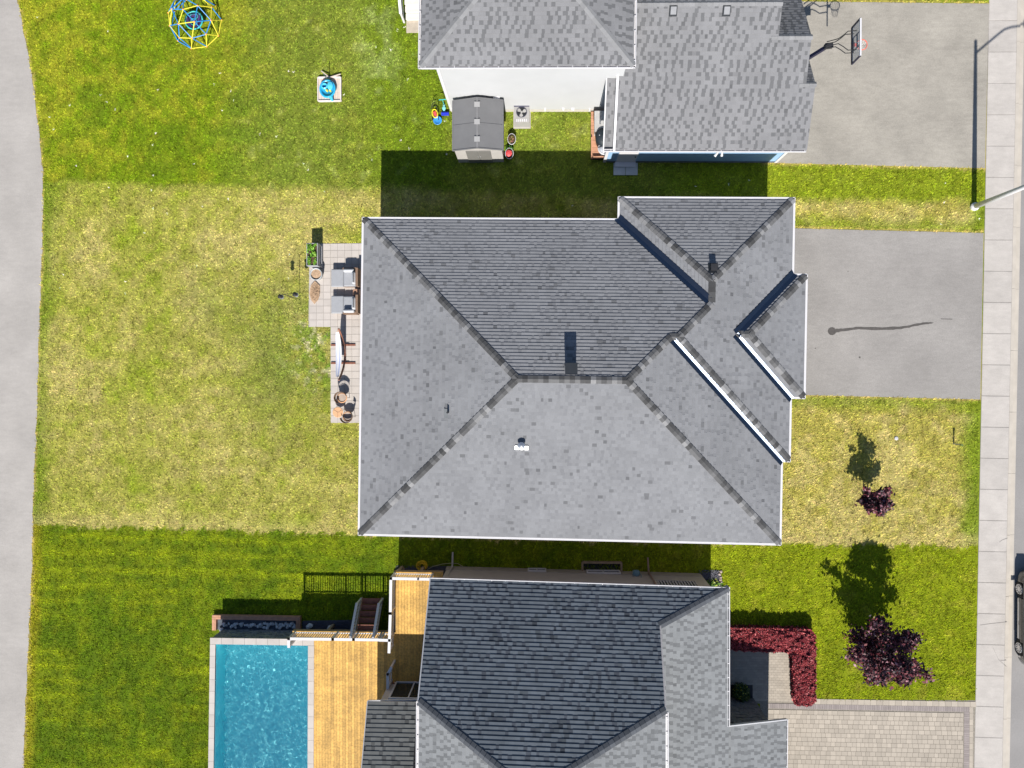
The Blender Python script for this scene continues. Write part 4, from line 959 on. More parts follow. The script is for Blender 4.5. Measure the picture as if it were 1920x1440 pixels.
# water surface: rippled sheet
nx_, ny_ = 190, 460
gx_ = np.linspace(0, 1, nx_); gy_ = np.linspace(0, 1, ny_)
UU, VV = np.meshgrid(gx_, gy_, indexing='ij'); yv = y1-(y1-(yb+.5))*VV; xl = x0-.22*(y1-yv)/(y1-yb); xr = x1-.06*(y1-yv)/(y1-yb); xv = xl+(xr-xl)*UU
wv = np.zeros_like(xv)
for k in range(34):
    th = rng.random()*6.283; wl_ = .115*(4.8**rng.random()); kk = 2*math.pi/wl_
    wp = (fbm(xv.ravel(), yv.ravel(), .8, 20+k, 2).reshape(xv.shape)-.5)*1.6
    wv += wl_*.0095*np.sin(kk*(xv*math.cos(th)+yv*math.sin(th))+rng.random()*6.28+wp*3)
zw = wz+wv*.62
idx = np.arange(nx_*ny_).reshape(nx_, ny_); T = np.stack([idx[:-1, :-1], idx[:-1, 1:], idx[1:, 1:], idx[1:, :-1]], -1).reshape(-1, 4)
mw = bpy.data.materials.new('pool_water'); mw.use_nodes = True; n = mw.node_tree; b = n.nodes['Principled BSDF']
b.inputs['Base Color'].default_value = (.88, 1, 1, 1); b.inputs['Transmission Weight'].default_value = 1; b.inputs['IOR'].default_value = 1.33; b.inputs['Roughness'].default_value = .02
wm = np_mesh('water', np.stack([xv.ravel(), yv.ravel(), zw.ravel()], 1)-np.array(tuple(WPOS[pl.name])), T, np.ones((nx_*ny_, 3)), mw)
wm.polygons.foreach_set('use_smooth', [True]*len(wm.polygons))
wo_ = place(bpy.data.objects.new('water', wm), pl, WPOS[pl.name]); wo_.cycles.is_caustics_caster = True; lno.cycles.is_caustics_receiver = True; sl.cycles.is_caustics_light = True
# coping stones
def coping(a, b, n, wdt, nrm2):
    a, b = Vector(a), Vector(b); d = (b-a)/n; q2 = Vector(nrm2)*wdt
    for k in range(n):
        p_, q_ = a+d*(k+.008), a+d*(k+.992); m_ = MB(); m_.prism([tuple(p_), tuple(q_), tuple(q_+q2), tuple(p_+q2)], PZ-.06, PZ+.0); m_.build('coping_stone', M['patio'], pl)
coping((x0-.30, y1), (x1+.31, y1), 9, .31, (0, 1)); coping((x0-.30, y1-.01), (x0-.50, yb), 19, .27, (1, 0)); coping((x1+.01, y1-.01), (x1-.05, yb), 19, .30, (1, 0))
b = MB(); Ow = [(x0-.24, y1+.24), (x1+.27, y1+.24), (x1+.2, yb), (x0-.46, yb)]
wall_ring(Ow[::-1], -.1, PZ-.06, b); b.build('retaining_wall', M['slate'], pl)
sb = MB(); n_ = 0
for r in range(12):
    x = Ow[0][0]; z0 = .02+r*.11
    while x < Ow[1][0]-.05:
        wd = .14+.35*hsh(r, n_); n_ += 1; x1_ = min(x+wd, Ow[1][0]); d2 = .015+.05*hsh(n_, 3); sb.box((x+x1_)/2, Ow[0][1]+d2/2+.004, z0+.05, x1_-x-.01, d2, .10); x = x1_
prop(sb.build('stone_facing', M['slate'], pl), kind='stuff')
b = MB(); b.bar((Out_[0][0]-.03, y1+.30, PZ-.10), (Out_[3][0]-.03, yb, PZ-.10), .05, .14); b.build('edge_board', M['wood_orange'], pl)
# rock bed in front of the pool wall with timber kerb
bd = thing('rock_bed', 'low bed of pale boulders edged with orange timber at the pool end', 'garden bed', at(480, 1175, 0))
k0, k1, k2 = at(398, 1157, .2), at(563, 1160, .2), at(563, 1195, .2)
for (p_, q_) in (((k0[0], k0[1]), (k1[0], k1[1])), ((k0[0]+.105, k0[1]-.108), (k0[0]+.10, Ow[0][1]+.02)), ((k1[0]-.105, k1[1]-.108), (k1[0]-.105, Ow[0][1]+.0))):
    for s in (0, 1):
        m_ = MB(); p3, q3 = Vector((*p_, .13)), Vector((*q_, .13)); dd = (q3-p3).normalized(); nn = Vector((-dd.y, dd.x, 0)); m_.bar(p3+nn*(s-.5)*.105, q3+nn*(s-.5)*.105, .098, .2); m_.build('kerb_board', M['wood_orange'], bd)
m_ = MB(); m_.poly([(k0[0], Ow[0][1], .03), (k1[0], Ow[0][1], .03), (k1[0], k1[1], .03), (k0[0], k0[1], .03)]); m_.build('liner_sheet', mat('bed_liner', (.10, .12, .15), .9, .4, 3, .05, 4), bd)
def rock(name, parent, x, y, z, r, m, sq=.7, seed=0, **k):
    import bmesh
    bm = bmesh.new(); bmesh.ops.create_icosphere(bm, subdivisions=2, radius=r)
    for v_ in bm.verts:
        q = v_.co/r; f_ = 1+.28*math.sin(q.x*3+seed)+.2*math.sin(q.y*4+seed*2.3)*math.cos(q.z*3+seed); v_.co = Vector((v_.co.x*f_, v_.co.y*f_*.85, v_.co.z*f_*sq))
    me = bpy.data.meshes.new(name); bm.to_mesh(me); bm.free(); me.materials.append(m)
    o = bpy.data.objects.new(name, me); place(o, parent, (x, y, z)); o.rotation_euler = (0, 0, seed); return o
for k in range(44):
    px = 418+k*3.35+random.uniform(-2, 2); q = at(px, 1174+random.uniform(-4.5, 4), .2); rock('boulder', bd, q[0], q[1], .12, random.uniform(.06, .12), M['rock'], .8, k*1.7)
rock('boulder', bd, *at(413, 1182, .2)[:2], .12, .12, M['rock'], .8, 3)
gv = MB(); P_ = [at(568, 1164)[:2], at(665, 1162)[:2], at(665, 1196)[:2], at(567, 1196)[:2]]
gv.prism(P_, -.05, .03)
for k in range(1500):
    x = random.uniform(P_[3][0], P_[2][0]); y = random.uniform(P_[3][1], P_[0][1]); s = random.uniform(.02, .04); gv.box(x, y, .035, s, s*.8, s*.7, random.random()*3, .4)
prop(gv.build('gravel', M['gravel']), kind='stuff')
gv = MB(); P_ = [at(742, 1066)[:2], at(838, 1061)[:2], at(838, 1100)[:2], at(742, 1100)[:2]]
gv.prism(P_, -.05, .03)
for k in range(1300):
    x = random.uniform(P_[0][0], P_[1][0]); y = random.uniform(P_[3][1], P_[1][1]); s = random.uniform(.02, .045); gv.box(x, y, .035, s, s*.8, s*.7, random.random()*3, .4)
prop(gv.build('gravel', M['gravel']), kind='stuff')
gv2 = MB(); P_ = [at(1310, 1076)[:2], at(1348, 1069)[:2], at(1352, 1105)[:2], at(1312, 1110)[:2]]
gv2.prism(P_, -.05, .03)
for k in range(500):
    x = random.uniform(P_[0][0], P_[1][0]); y = random.uniform(P_[2][1], P_[1][1]); s = random.uniform(.03, .06); gv2.box(x, y, .035, s, s*.8, s*.7, random.random()*3, .4)
prop(gv2.build('gravel', M['gravel']), kind='stuff')
for k in range(7):
    if k == 0: es = thing('stone_edging', 'short row of pinkish stones edging the dark gravel by the south house corner', 'edging', at(1350, 1090)); pkm = mat('pink_stone', (.45, .36, .33), .8)
    q = at(1350+random.uniform(-1.5, 2), 1072+k*5.2, .05); rock('stone', es, q[0], q[1], .04, .075, pkm, .6, k)
for px, py, r, lb in ((580, 1174, .17, 'larger white boulder on gravel beside the rock bed'), (618, 1177, .15, 'smaller white boulder on gravel under the deck railing')):
    q = at(px, py, .15); prop(rock('boulder', None, q[0], q[1], .1, r, M['rock'], .8, px), lb, 'boulder')
b = MB(); q0, q1 = at(741, 1076), at(757, 1063); b.bar((q0[0], q0[1], .08), (q1[0], q1[1], .08), .22, .16); prop(b.build('timber_edging', M['timber']), 'weathered timber edging at the gravel under the upper deck', 'edging')
# hose coil
hc = MB(); c = at(791, 1061, .08); pts = []
for k in range(120):
    t = k/119*2*math.pi*4.5; r = .20+.055*math.sin(t*.37+1)+.02*math.sin(t*1.3); pts.append((c[0]+r*math.cos(t)*1.05+.05*math.sin(t*.2), c[1]+r*math.sin(t)*.95, .07+.012*(k/20)))
hc.tube(pts, .017, 6)
ho = prop(hc.build('garden_hose', M['hose'], smooth=True), 'coiled yellow garden hose on dark gravel by the upper deck', 'hose')
hc = MB(); pts = [at(801, 1068, .06), at(812, 1062, .06), at(830, 1057.5, .06), at(848, 1056, .1), at(858, 1056.5, .06), at(868, 1062, .05), at(873, 1067, .2)]; hc.tube(pts, .014, 6); hc.build('hose_line', mat('hose_pale', (.45, .42, .25), .5), ho)
b = MB(); c = at(737, 1284, DZ+.1); b.lathe(c[0], c[1], [(.10, DZ), (.16, DZ+.26), (.13, DZ+.26), (.12, DZ+.2)], 16); po = thing('flower_pot', 'terracotta pot tucked behind the stub railing on the deck', 'flower pot', (c[0], c[1], DZ)); b.build('pot', mat('terracotta', (.36, .13, .06), .7), po)
b = MB(); b.lathe(c[0], c[1], [(.125, DZ+.2), (.02, DZ+.22)], 12); b.build('potting_soil', M['soil'], po)

# ================================================================== SOUTH HOUSE FRONT: paved drive, walk, hedge
dS = prop(MB().prism(DRIVE_S, -.15, .006).build('driveway', M['pavement_joint'], org=(*DRIVE_S[0], 0)), kind='structure')
def fr(px, py): return at(px, py)[:2]
fx0, fy0 = fr(1440, 1330); fx1 = fr(1806, 1330)[0]
tx, ty = .278, .222
pm = [MB().prism([(-tx/2+.006, -ty/2+.006), (tx/2-.006, -ty/2+.006), (tx/2-.006, ty/2-.006), (-tx/2+.006, ty/2-.006)], 0, .014).mesh('paver', M['paver_one'], (0, 0, 0)),
      MB().prism([(-tx*.36+.006, -ty/2+.006), (tx*.36-.006, -ty/2+.006), (tx*.36-.006, ty/2-.006), (-tx*.36+.006, ty/2-.006)], 0, .014).mesh('paver', M['paver_one'], (0, 0, 0))]
rest = MB(); cells = []
for r in range(0, 26):
    x = fx0+.0; yc = fy0-ty*(r+.5); k = 0
    while x < fx1-.1:
        sh = hsh(r, k, 2) < .35; wd = tx*.72 if sh else tx
        if x+wd > fx1-.02: wd = fx1-x
        if wd > .06: cells.append((x+wd/2, yc, wd, r))
        x += wd; k += 1
cells = [c for c in cells if not (c[0] < sw1[0]+.1 and c[1] < sw1[1])]
vis = [c for c in cells if c[3] < 14 and c[0] > gA[0]+.3][:300]; vs = set(vis)
for cxx, cyy, sh, r in cells:
    if (cxx, cyy, sh, r) in vs:
        o = bpy.data.objects.new('paver', pm[0]); place(o, dS, (cxx, cyy, .008)); o.scale = (sh/tx, 1, 1)
    else:
        wd = sh/2; rest.col = tuple([1+(hsh(cxx, cyy)-.5)*.22]*3); rest.prism([(cxx-wd+.006, cyy-ty/2+.006), (cxx+wd-.006, cyy-ty/2+.006), (cxx+wd-.006, cyy+ty/2-.006), (cxx-wd+.006, cyy+ty/2-.006)], .008, .022)
prop(rest.build('paver_field', M['paver'], dS, tint=True), kind='stuff')
bd2 = MB()      # dark soldier course
y0b, y1b = fr(1500, 1329)[1], fr(1500, 1319.5)[1]; x = fx0
while x < fr(1816, 1320)[0]:
    bd2.col = tuple([1+(hsh(x)-.5)*.2]*3); bd2.prism([(x+.003, y0b+.004), (x+.107, y0b+.004), (x+.107, y1b-.004), (x+.003, y1b-.004)], .008, .022); x += .11
xr0, xr1 = fr(1807, 1380)[0], fr(1817, 1380)[0]; y = y0b
while y > -24:
    bd2.col = tuple([1+(hsh(y)-.5)*.2]*3); bd2.prism([(xr0, y-.107), (xr1, y-.107), (xr1, y-.003), (xr0, y-.003)], .008, .022); y -= .11
prop(bd2.build('border_pavers', M['paver_dark'], dS, tint=True), kind='stuff')
x = fr(1527, 1312)[0]; ya, yb_ = y1b+.004, fr(1600, 1311.5)[1]
while x < fr(1822, 1312)[0]:
    m_ = MB().prism([(x+.004, ya), (x+.296, ya), (x+.296, yb_), (x+.004, yb_)], .008, .024); m_.build('edging_stone', M['paver_one'], dS); x += .30
y = y1b
while y > -24:
    xa, xb_ = xr1+.005, fr(1823, 1380)[0]+.02; m_ = MB().prism([(xa, y-.296), (xb_, y-.296), (xb_, y-.004), (xa, y-.004)], .008, .024); m_.build('edging_stone', M['paver_one'], dS); y -= .30
# walk of small pavers between hedge and house
WK = [fr(1355, 1210), fr(1500, 1210), fr(1500, 1319), fr(1355, 1319)]
wk = prop(MB().prism(WK, -.1, .004).build('path', M['pavement_joint'], org=(*WK[0], 0)), kind='structure')
wp_ = MB(); y = WK[0][1]-.004; r = 0
while y > WK[2][1]+.1:
    x = WK[0][0]+(r % 2)*.1
    while x < WK[1][0]-.2:
        wp_.col = tuple([1+(hsh(x, y)-.5)*.2]*3); wp_.prism([(x+.003, y-.127), (x+.197, y-.127), (x+.197, y-.003), (x+.003, y-.003)], .006, .02); x += .2
    y -= .13; r += 1
prop(wp_.build('path_pavers', M['paver'], wk, tint=True), kind='stuff')

def leaves(name, parent, pts, m, size, colf, flat=.5):
    """pts: Nx3 centres; one small folded leaf at each"""
    N = len(pts); a = rng.random(N)*6.283; tl = rng.normal(0, flat, (N, 2)); s = size*(.6+.8*rng.random(N))
    dx = np.stack([np.cos(a), np.sin(a), tl[:, 0]], 1); dx /= np.linalg.norm(dx, axis=1)[:, None]
    dy = np.stack([-np.sin(a), np.cos(a), tl[:, 1]], 1); dy /= np.linalg.norm(dy, axis=1)[:, None]
    V = np.stack([pts-dx*s[:, None], pts-dy*s[:, None]*.55, pts+dx*s[:, None], pts+dy*s[:, None]*.55], 1).reshape(-1, 3)
    T = np.arange(N*4).reshape(-1, 4); c = np.repeat(colf(N, pts), 4, 0)
    org = np.array(tuple(WPOS[parent.name])); me = np_mesh(name, V-org, T, c, m); return place(bpy.data.objects.new(name, me), parent, tuple(org))
def pal_mix(cols, wts):
    cols = np.array(cols)
    def f(N, p_): k = rng.choice(len(cols), N, p=wts); return cols[k]*(.75+.5*rng.random((N, 1)))
    return f
# red barberry hedge
HZ = .66
hb = [at(1352, 1181, HZ), at(1520, 1184, HZ), at(1527, 1195, HZ), at(1527, 1315, HZ), at(1520, 1322, HZ), at(1494, 1319, HZ), at(1490, 1222, HZ), at(1352, 1216, HZ)]
hedge = thing('hedge', 'clipped red barberry hedge turning a corner round the paved walk', 'hedge', (*at(1450, 1200)[:2], 0))
HP = [q[:2] for q in hb]; xs_ = [q[0] for q in HP]; ys_ = [q[1] for q in HP]
b = MB(); inn = [(q[0]+(-.07 if q[0] > 12.5 else .07)*0, q[1]) for q in HP]; b.prism(HP, 0, HZ-.12); b.build('branches', mat('hedge_core', (.05, .012, .012), .9, .4, 20), hedge)
cand = np.stack([rng.uniform(min(xs_)-.1, max(xs_)+.1, 90000), rng.uniform(min(ys_)-.1, max(ys_)+.1, 90000)], 1)
ins = inside(cand[:, 0], cand[:, 1], HP); dd = segd(cand[:, 0], cand[:, 1], HP)
kp = ins | (dd < .05+.05*vn(cand[:, 0], cand[:, 1], 6, 3)); cand = cand[kp]; dd = dd[kp]
zt = HZ-.20+.30*fbm(cand[:, 0], cand[:, 1], 6, 7)+.05*rng.random(len(cand))-.08*np.exp(-dd/.06)
zc = np.where(rng.random(len(cand)) < .75, zt, rng.random(len(cand))*HZ*.9)
zc = np.where((dd > .2), zt, zc)
leaves('foliage', hedge, np.stack([cand[:, 0], cand[:, 1], zc], 1), M['leaf_red'], .060, pal_mix([(.36, .045, .055), (.20, .022, .035), (.62, .13, .13), (.07, .010, .015)], [.4, .3, .15, .15]), .6)
# green shrub in its bed by the garage wall
bq = at(1390, 1300, .3); sb_ = thing('shrub', 'dark green shrub with yellow tips in a square bed by the garage wall', 'shrub', (bq[0], bq[1], 0))
PB = [fr(1366, 1284), fr(1411, 1284), fr(1411, 1309), fr(1366, 1309)]
MB().prism(PB, -.05, .028).build('bed', M['black'], sb_)
Np = 1900; dr = rng.normal(size=(Np, 3)); dr /= np.linalg.norm(dr, axis=1)[:, None]; dr[:, 2] = np.abs(dr[:, 2]); rr = (.25+.75*rng.random(Np)**.4)[:, None]
pts = np.array([bq[0], bq[1], .1])+dr*rr*np.array([.42, .42, .62])*(.8+.4*vn(dr[:, 0]*2, dr[:, 1]*2, 2, 5))[:, None]
leaves('foliage', sb_, pts, M['leaf_red'], .045, pal_mix([(.04, .09, .02), (.09, .14, .02), (.45, .40, .02), (.02, .05, .02)], [.45, .25, .08, .22]), .6)
b = MB(); b.tube([(bq[0], bq[1], 0), (bq[0]+.02, bq[1], .4)], .03, 6); b.build('stem', M['bark'], sb_)
q = at(1334, 1098, .2); s2 = thing('shrub', 'small bright green leafy plant at the south house corner', 'shrub', (q[0], q[1], 0))
Np = 260; pts = np.array([q[0], q[1], .12])+rng.normal(size=(Np, 3))*np.array([.30, .12, .06]); leaves('foliage', s2, pts, M['leaf_red'], .06, pal_mix([(.10, .22, .02), (.05, .10, .02), (.28, .34, .03)], [.4, .4, .2]), .5)

# ------------------------------------------------------------------ purple trees
def tree(label, base, cz, rx, ry_, rz, nleaf, lobes, seed, size):
    r = np.random.default_rng(seed); t = thing('maple_tree', label, 'tree', (base[0], base[1], 0), 'purple leaved trees on the front lawns')
    b = MB(); b.tube([(base[0], base[1], 0), (base[0]+.02, base[1], cz*.5), (base[0]+.0, base[1]+.02, cz*1.25)], .055*rx, 8, .015)
    ends = []
    for k in range(lobes):
        a = k/lobes*6.283+r.random()*.5; el = [-.45, .15, .6, -.1][k % 4]+r.random()*.3; L_ = .80+.40*r.random()
        e = np.array([base[0]+math.cos(a)*math.cos(el)*rx*L_, base[1]+math.sin(a)*math.cos(el)*ry_*L_, cz+math.sin(el)*rz*L_])
        s0 = np.array([base[0], base[1], max(.3, cz-rz*.65+.3*r.random())]); ends.append((s0, e))
        m1 = s0*.5+e*.5+np.array([0, 0, .08*rz]); b.tube([tuple(s0), tuple(m1), tuple(e)], .022*rx+.006, 5, .006)
    s0 = np.array([base[0], base[1], cz]); ends += [(s0, np.array([base[0]+.1*rx, base[1], cz+rz])), (s0, np.array([base[0], base[1]-.1, cz+rz*.9]))]
    b.build('trunk', M['bark'], t)
    P = []
    per = nleaf//len(ends)
    for s0, e in ends:
        f = .25+.75*r.random(per)**.75; c = s0+(e-s0)*f[:, None]; wd = (.30*(1-.62*f**2)+.03)[:, None]
        P.append(c+r.normal(size=(per, 3))*wd*np.array([rx, ry_, rz*.75])*.62)
    P = np.concatenate(P); P = P[P[:, 2] > .3]
    # gaps: thin out by a 3-d noise so that light comes through
    k = vn(P[:, 0]*1.0+P[:, 2]*.7, P[:, 1]+P[:, 2]*.9, 2.6/rx*1.3, seed)+.25*vn(P[:, 0], P[:, 1]+P[:, 2], 7, seed+1)
    P = P[k > .42]
    leaves('crown', t, P, M['leaf_red'], size, pal_mix([(.075, .013, .022), (.17, .032, .045), (.36, .17, .21), (.014, .005, .011)], [.36, .24, .10, .30]), .55); return t  # palest leaf tone paints sheen highlights into the crown
sm_b = at(1617, 928); bg_b = at(1613, 1195)
tree('small purple leaved tree on the dry lawn of the middle house', (sm_b[0]+.03, sm_b[1]-.05), 1.45, .76, .66, 1.05, 2300, 9, 4, .080)
tree('large purple leaved tree on the green lawn of the south house', (bg_b[0]+.1, bg_b[1]+.0), 2.2, 1.62, 1.38, 1.9, 12500, 11, 9, .082)

# ================================================================== PATIO AND ITS FURNITURE
pt = MB(); pt.prism([PAT_A[0], PAT_A[1], PAT_A[2], PAT_A[3]], -.1, .012); pt.prism([(PAT_B[0][0], PAT_B[0][1]-.001), (PAT_B[1][0], PAT_B[1][1]-.001), PAT_B[2], PAT_B[3]], -.1, .012)
pat = prop(pt.build('patio', mat('patio_joint', (.36, .33, .30), .95), org=(*PAT_A[0], 0)), kind='structure')
def pave(x0, x1, y1, y0, sx, sy, m):
    me1 = MB().prism([(-sx/2+.007, -sy/2+.007), (sx/2-.007, -sy/2+.007), (sx/2-.007, sy/2-.007), (-sx/2+.007, sy/2-.007)], 0, .016).mesh('paving_slab', m, (0, 0, 0))
    nx = round((x1-x0)/sx); ny = round((y1-y0)/sy)
    for i in range(nx):
        for j in range(ny):
            o = bpy.data.objects.new('paving_slab', me1); place(o, pat, (x0+(i+.5)*(x1-x0)/nx, y1-(j+.5)*(y1-y0)/ny, .014+.002*hsh(i, j))); o.scale = ((x1-x0)/nx/sx, (y1-y0)/ny/sy, 1)
pave(PAT_A[0][0], PAT_A[1][0], PAT_A[0][1], PAT_A[3][1], .36, .36, M['patio']); pave(PAT_B[0][0], PAT_B[1][0], PAT_B[0][1], PAT_B[3][1], .36, .36, M['patio'])
def rbox(mb, x, y, z, sx, sy, sz, r=.05, n=4):     # cushion with rounded corners and crowned top
    pr = []
    for z_, o in ((0, r*.5), (r*.5, 0), (sz-r, 0), (sz-r*.4, r*.35), (sz, r*1.2)):
        ring = []
        for (cx, cy, a0) in ((sx/2-r, sy/2-r, 0), (-sx/2+r, sy/2-r, 90), (-sx/2+r, -sy/2+r, 180), (sx/2-r, -sy/2+r, 270)):
            for k in range(n+1):
                a = math.radians(a0+90*k/n); ring.append((x+cx+max(r-o, .004)*math.cos(a)*(1 if o <= r else .5)-math.copysign(max(o-r, 0), cx), y+cy+max(r-o, .004)*math.sin(a)-math.copysign(max(o-r, 0), cy), z+z_))
        pr.append(ring)
    i = len(mb.v); m_ = len(pr[0])
    for rg in pr: mb.v += rg
    for k in range(len(pr)-1):
        for j in range(m_): mb.f.append((i+k*m_+j, i+k*m_+(j+1) % m_, i+(k+1)*m_+(j+1) % m_, i+(k+1)*m_+j)); mb.c.append((1, 1, 1)); mb.mi.append(0)
    mb.f.append(tuple(i+(len(pr)-1)*m_+j for j in range(m_))); mb.c.append((1, 1, 1)); mb.mi.append(0)
# two-bay lounge sofa, each seat with an ottoman
def sofa(label, pyc, arm_side):
    z = .40
    ot = at(633, pyc, z); st_ = at(657, pyc, z)
    s = thing('lounge_seat', label, 'sofa', (*at(655, pyc)[:2], .03), 'lounge seats on the patio')
    b = MB(); b.box(st_[0]+.05, st_[1], .15, .78, .86, .24); b.build('base', M['wicker'], s)
    b = MB(); rbox(b, st_[0]-.04, st_[1], .27, .62, .84, .14, .05); b.build('seat_cushion', M['cushion'], s, smooth=False)
    b = MB(); b.box(st_[0]+.40, st_[1], .38, .12, .90, .70); b.build('backrest', M['wicker'], s)
    b = MB(); rbox(b, st_[0]+.24, st_[1]-.04*arm_side, .42, .20, .62, .36, .09); b.build('back_cushion', M['pillow'], s, smooth=True)
    b = MB(); b.box(st_[0]+.0, st_[1]+arm_side*.44, .28, .70, .10, .52); b.build('arm', M['wicker'], s)
    b = MB(); rbox(b, st_[0]-.03, st_[1]+arm_side*.34, .42, .56, .17, .26, .07); b.build('arm_cushion', M['pillow'], s, smooth=True)
    o = thing('ottoman', label.replace('lounge seat', 'square footstool pushed against the lounge seat'), 'ottoman', (*ot[:2], .03), 'footstools on the patio')
    b = MB(); b.box(ot[0]+.02, ot[1], .15, .60, .80, .24); b.build('base', M['wicker'], o)
    b = MB(); rbox(b, ot[0]-.015, ot[1], .27, .62, .88, .14, .04); b.build('cushion', M['cushion'], o)
sofa('pale grey wicker lounge seat nearer the herb planter', 521, 1)
sofa('pale grey wicker lounge seat nearer the hammock', 571, -1)
b = MB(); q = at(668, 548, .35); b.box(q[0], q[1], .22, .30, .30, .38); prop(b.build('side_table', mat('teak', (.35, .20, .13), .6)), 'small brown side table between the two lounge seats', 'table')
# raised herb planter
q = at(585, 476, .85); PXs = [at(573, 455, .85), at(597, 499, .85)]; cx, cy = (PXs[0][0]+PXs[1][0])/2, (PXs[0][1]+PXs[1][1])/2; wx, wy = .56, 1.12
pp = thing('raised_planter', 'tall grey planter box full of green herbs at the patio corner', 'planter', (cx, cy, 0))
for sx_, sy_, ww, hh in ((-1, 0, .03, wy), (1, 0, .03, wy), (0, 1, wx, .03), (0, -1, wx, .03)):
    b = MB(); b.box(cx+sx_*(wx/2-.015), cy+sy_*(wy/2-.015), .62, ww if sx_ else wx-.06, hh if sy_ else wy, .44); b.build('side_panel', mat('planter_grey', (.34, .35, .37), .6), pp)
for sx_ in (-1, 1):
    for sy_ in (-1, 1): b = MB(); b.box(cx+sx_*(wx/2-.04), cy+sy_*(wy/2-.04), .2, .05, .05, .40); b.build('leg', M['white_dull'], pp)
b = MB(); b.box(cx, cy, .72, wx-.06, wy-.06, .12); b.build('potting_soil', M['soil'], pp)
b = MB(); b.box(cx+.10, cy, .20, .40, 1.0, .04); b.build('shelf', M['white_dull'], pp)
Np = 520; P = np.stack([cx+rng.uniform(-.22, .22, Np), cy+rng.uniform(-.50, .50, Np), .80+.14*rng.random(Np)], 1); P = P[vn(P[:, 0], P[:, 1], 6, 2) > .36]
prop(leaves('herbs', pp, P, M['leaf_red'], .05, pal_mix([(.17, .40, .03), (.08, .22, .02), (.30, .50, .05)], [.5, .25, .25]), .6), kind='stuff')
# round grey pot
q = at(590, 514, .5); pr_ = thing('round_planter', 'round pale grey bowl planter beside the tall planter box', 'planter', (*at(594, 516)[:2], .03))
b = MB(); c = (q[0]+.06, q[1]); b.lathe(c[0], c[1], [(.16, .03), (.27, .2), (.30, .45), (.31, .52), (.27, .52), (.25, .42)], 24, cap=False); b.build('bowl', mat('bowl_grey', (.42, .44, .45), .5), pr_, smooth=True)
b = MB(); b.lathe(c[0], c[1], [(.25, .44), (.12, .46), (.01, .47)], 18, cap=False); b.build('potting_soil', M['mat_brown'], pr_)
# leaf shaped brown mat
b = MB(); out = [(584, 535), (591, 527), (600, 536), (600, 548), (597, 560), (590, 570), (584, 563), (581, 552), (582, 541)]
b.prism([at(x_, y_, .035)[:2] for x_, y_ in out], .03, .10)
prop(b.build('sand_pile', M['mat_brown']), 'heap of brown wood chips on the outer edge of the patio', 'heap')
rk = MB()
for k in range(420):
    a = random.random()*6.28; r = random.random()**.5; x_, y_ = 591+8.2*r*math.cos(a), 549+17*r*math.sin(a); q = at(x_, y_, .1); rk.box(q[0], q[1], .10+.07*(1-r)+.01*random.random(), .05, .022, .015, random.random()*3, random.random())
o_ = [o for o in COL.objects if o.name.startswith('sand_pile')][0]; o_.name = 'wood_chip_heap'; WPOS['wood_chip_heap'] = WPOS['sand_pile']
prop(rk.build('wood_chips', M['mat_brown'], o_), kind='stuff')
# shepherd hook with feeders
q = at(562.5, 562); fp = thing('bird_feeder', 'black shepherd hook pole with hanging feeders on the lawn by the patio', 'bird feeder', (q[0], q[1], 0))
b = MB(); b.tube([(q[0], q[1], 0), (q[0]-.03, q[1]+.02, 2.1)], .014, 6); b.build('pole', M['metal_black'], fp)
for s, n3 in ((-1, 1), (1, 1)):
    b = MB(); pts = [(q[0]-.03+s*.30*math.sin(t), q[1]+.02+s*.04*math.sin(t), 2.02+.16*math.sin(t)-.0*t-(.10 if t > 2.4 else 0)) for t in np.linspace(0, 2.9, 9)]
    pts = [(q[0]-.03+s*.36*u_, q[1]+.02+s*.05*u_, 2.0+.22*math.sin(u_*math.pi)-.1*u_) for u_ in np.linspace(0, 1, 9)]
    b.tube(pts, .010, 5); b.build('hook_arm', M['metal_black'], fp); e = pts[-1]
    b = MB(); b.tube([(e[0], e[1], e[2]), (e[0], e[1], e[2]-.55)], .006, 4); b.lathe(e[0], e[1], [(.03, e[2]-.40), (.075, e[2]-.38), (.075, e[2]-.16), (.11, e[2]-.14), (.02, e[2]-.06)], 12); b.build('feeder', M['metal_black'], fp)
    b = MB(); b.lathe(e[0], e[1], [(.10, e[2]-.42), (.11, e[2]-.40), (.10, e[2]-.39)], 12); b.build('feeder_tray', M['galv'], fp)
for k in range(3): b = MB(); b.tube([(q[0]-.03, q[1], .9+.3*k), (q[0]-.25+.1*k, q[1]+.05, .95+.3*k)], .008, 4); b.build('perch', M['metal_black'], fp)
# hammock on an arched wooden stand
c0, c1 = at(633, 618, .9), at(632, 712, .9); cx = (c0[0]+c1[0])/2+.06; ymid_ = (c0[1]+c1[1])/2; hl_ = (c0[1]-c1[1])/2
hm = thing('hammock', 'striped hammock on an arched dark wood stand on the narrow patio', 'hammock', (cx, ymid_, .03))
arc = lambda u: (cx+.10, ymid_+hl_*1.02*u, .12+1.10*u*u)
b = MB(); pts = [arc(u) for u in np.linspace(-1, 1, 25)]
for p_, q_ in zip(pts, pts[1:]): b.bar(p_, q_, .085, .055)
pts2 = [(x_+.14, y_, z_) for x_, y_, z_ in pts]
b.build('arch_beam', M['larch'], hm)
for yy_ in (at(640, 647)[1], at(640, 681)[1]):
    b = MB(); b.bar((cx-.62, yy_, .06), (cx+.62, yy_, .06), .09, .07); b.bar((cx-.3, yy_, .10), (cx+.3, yy_, .10), .08, .06); b.build('foot', M['larch'], hm)
b = MB(); N_ = 24
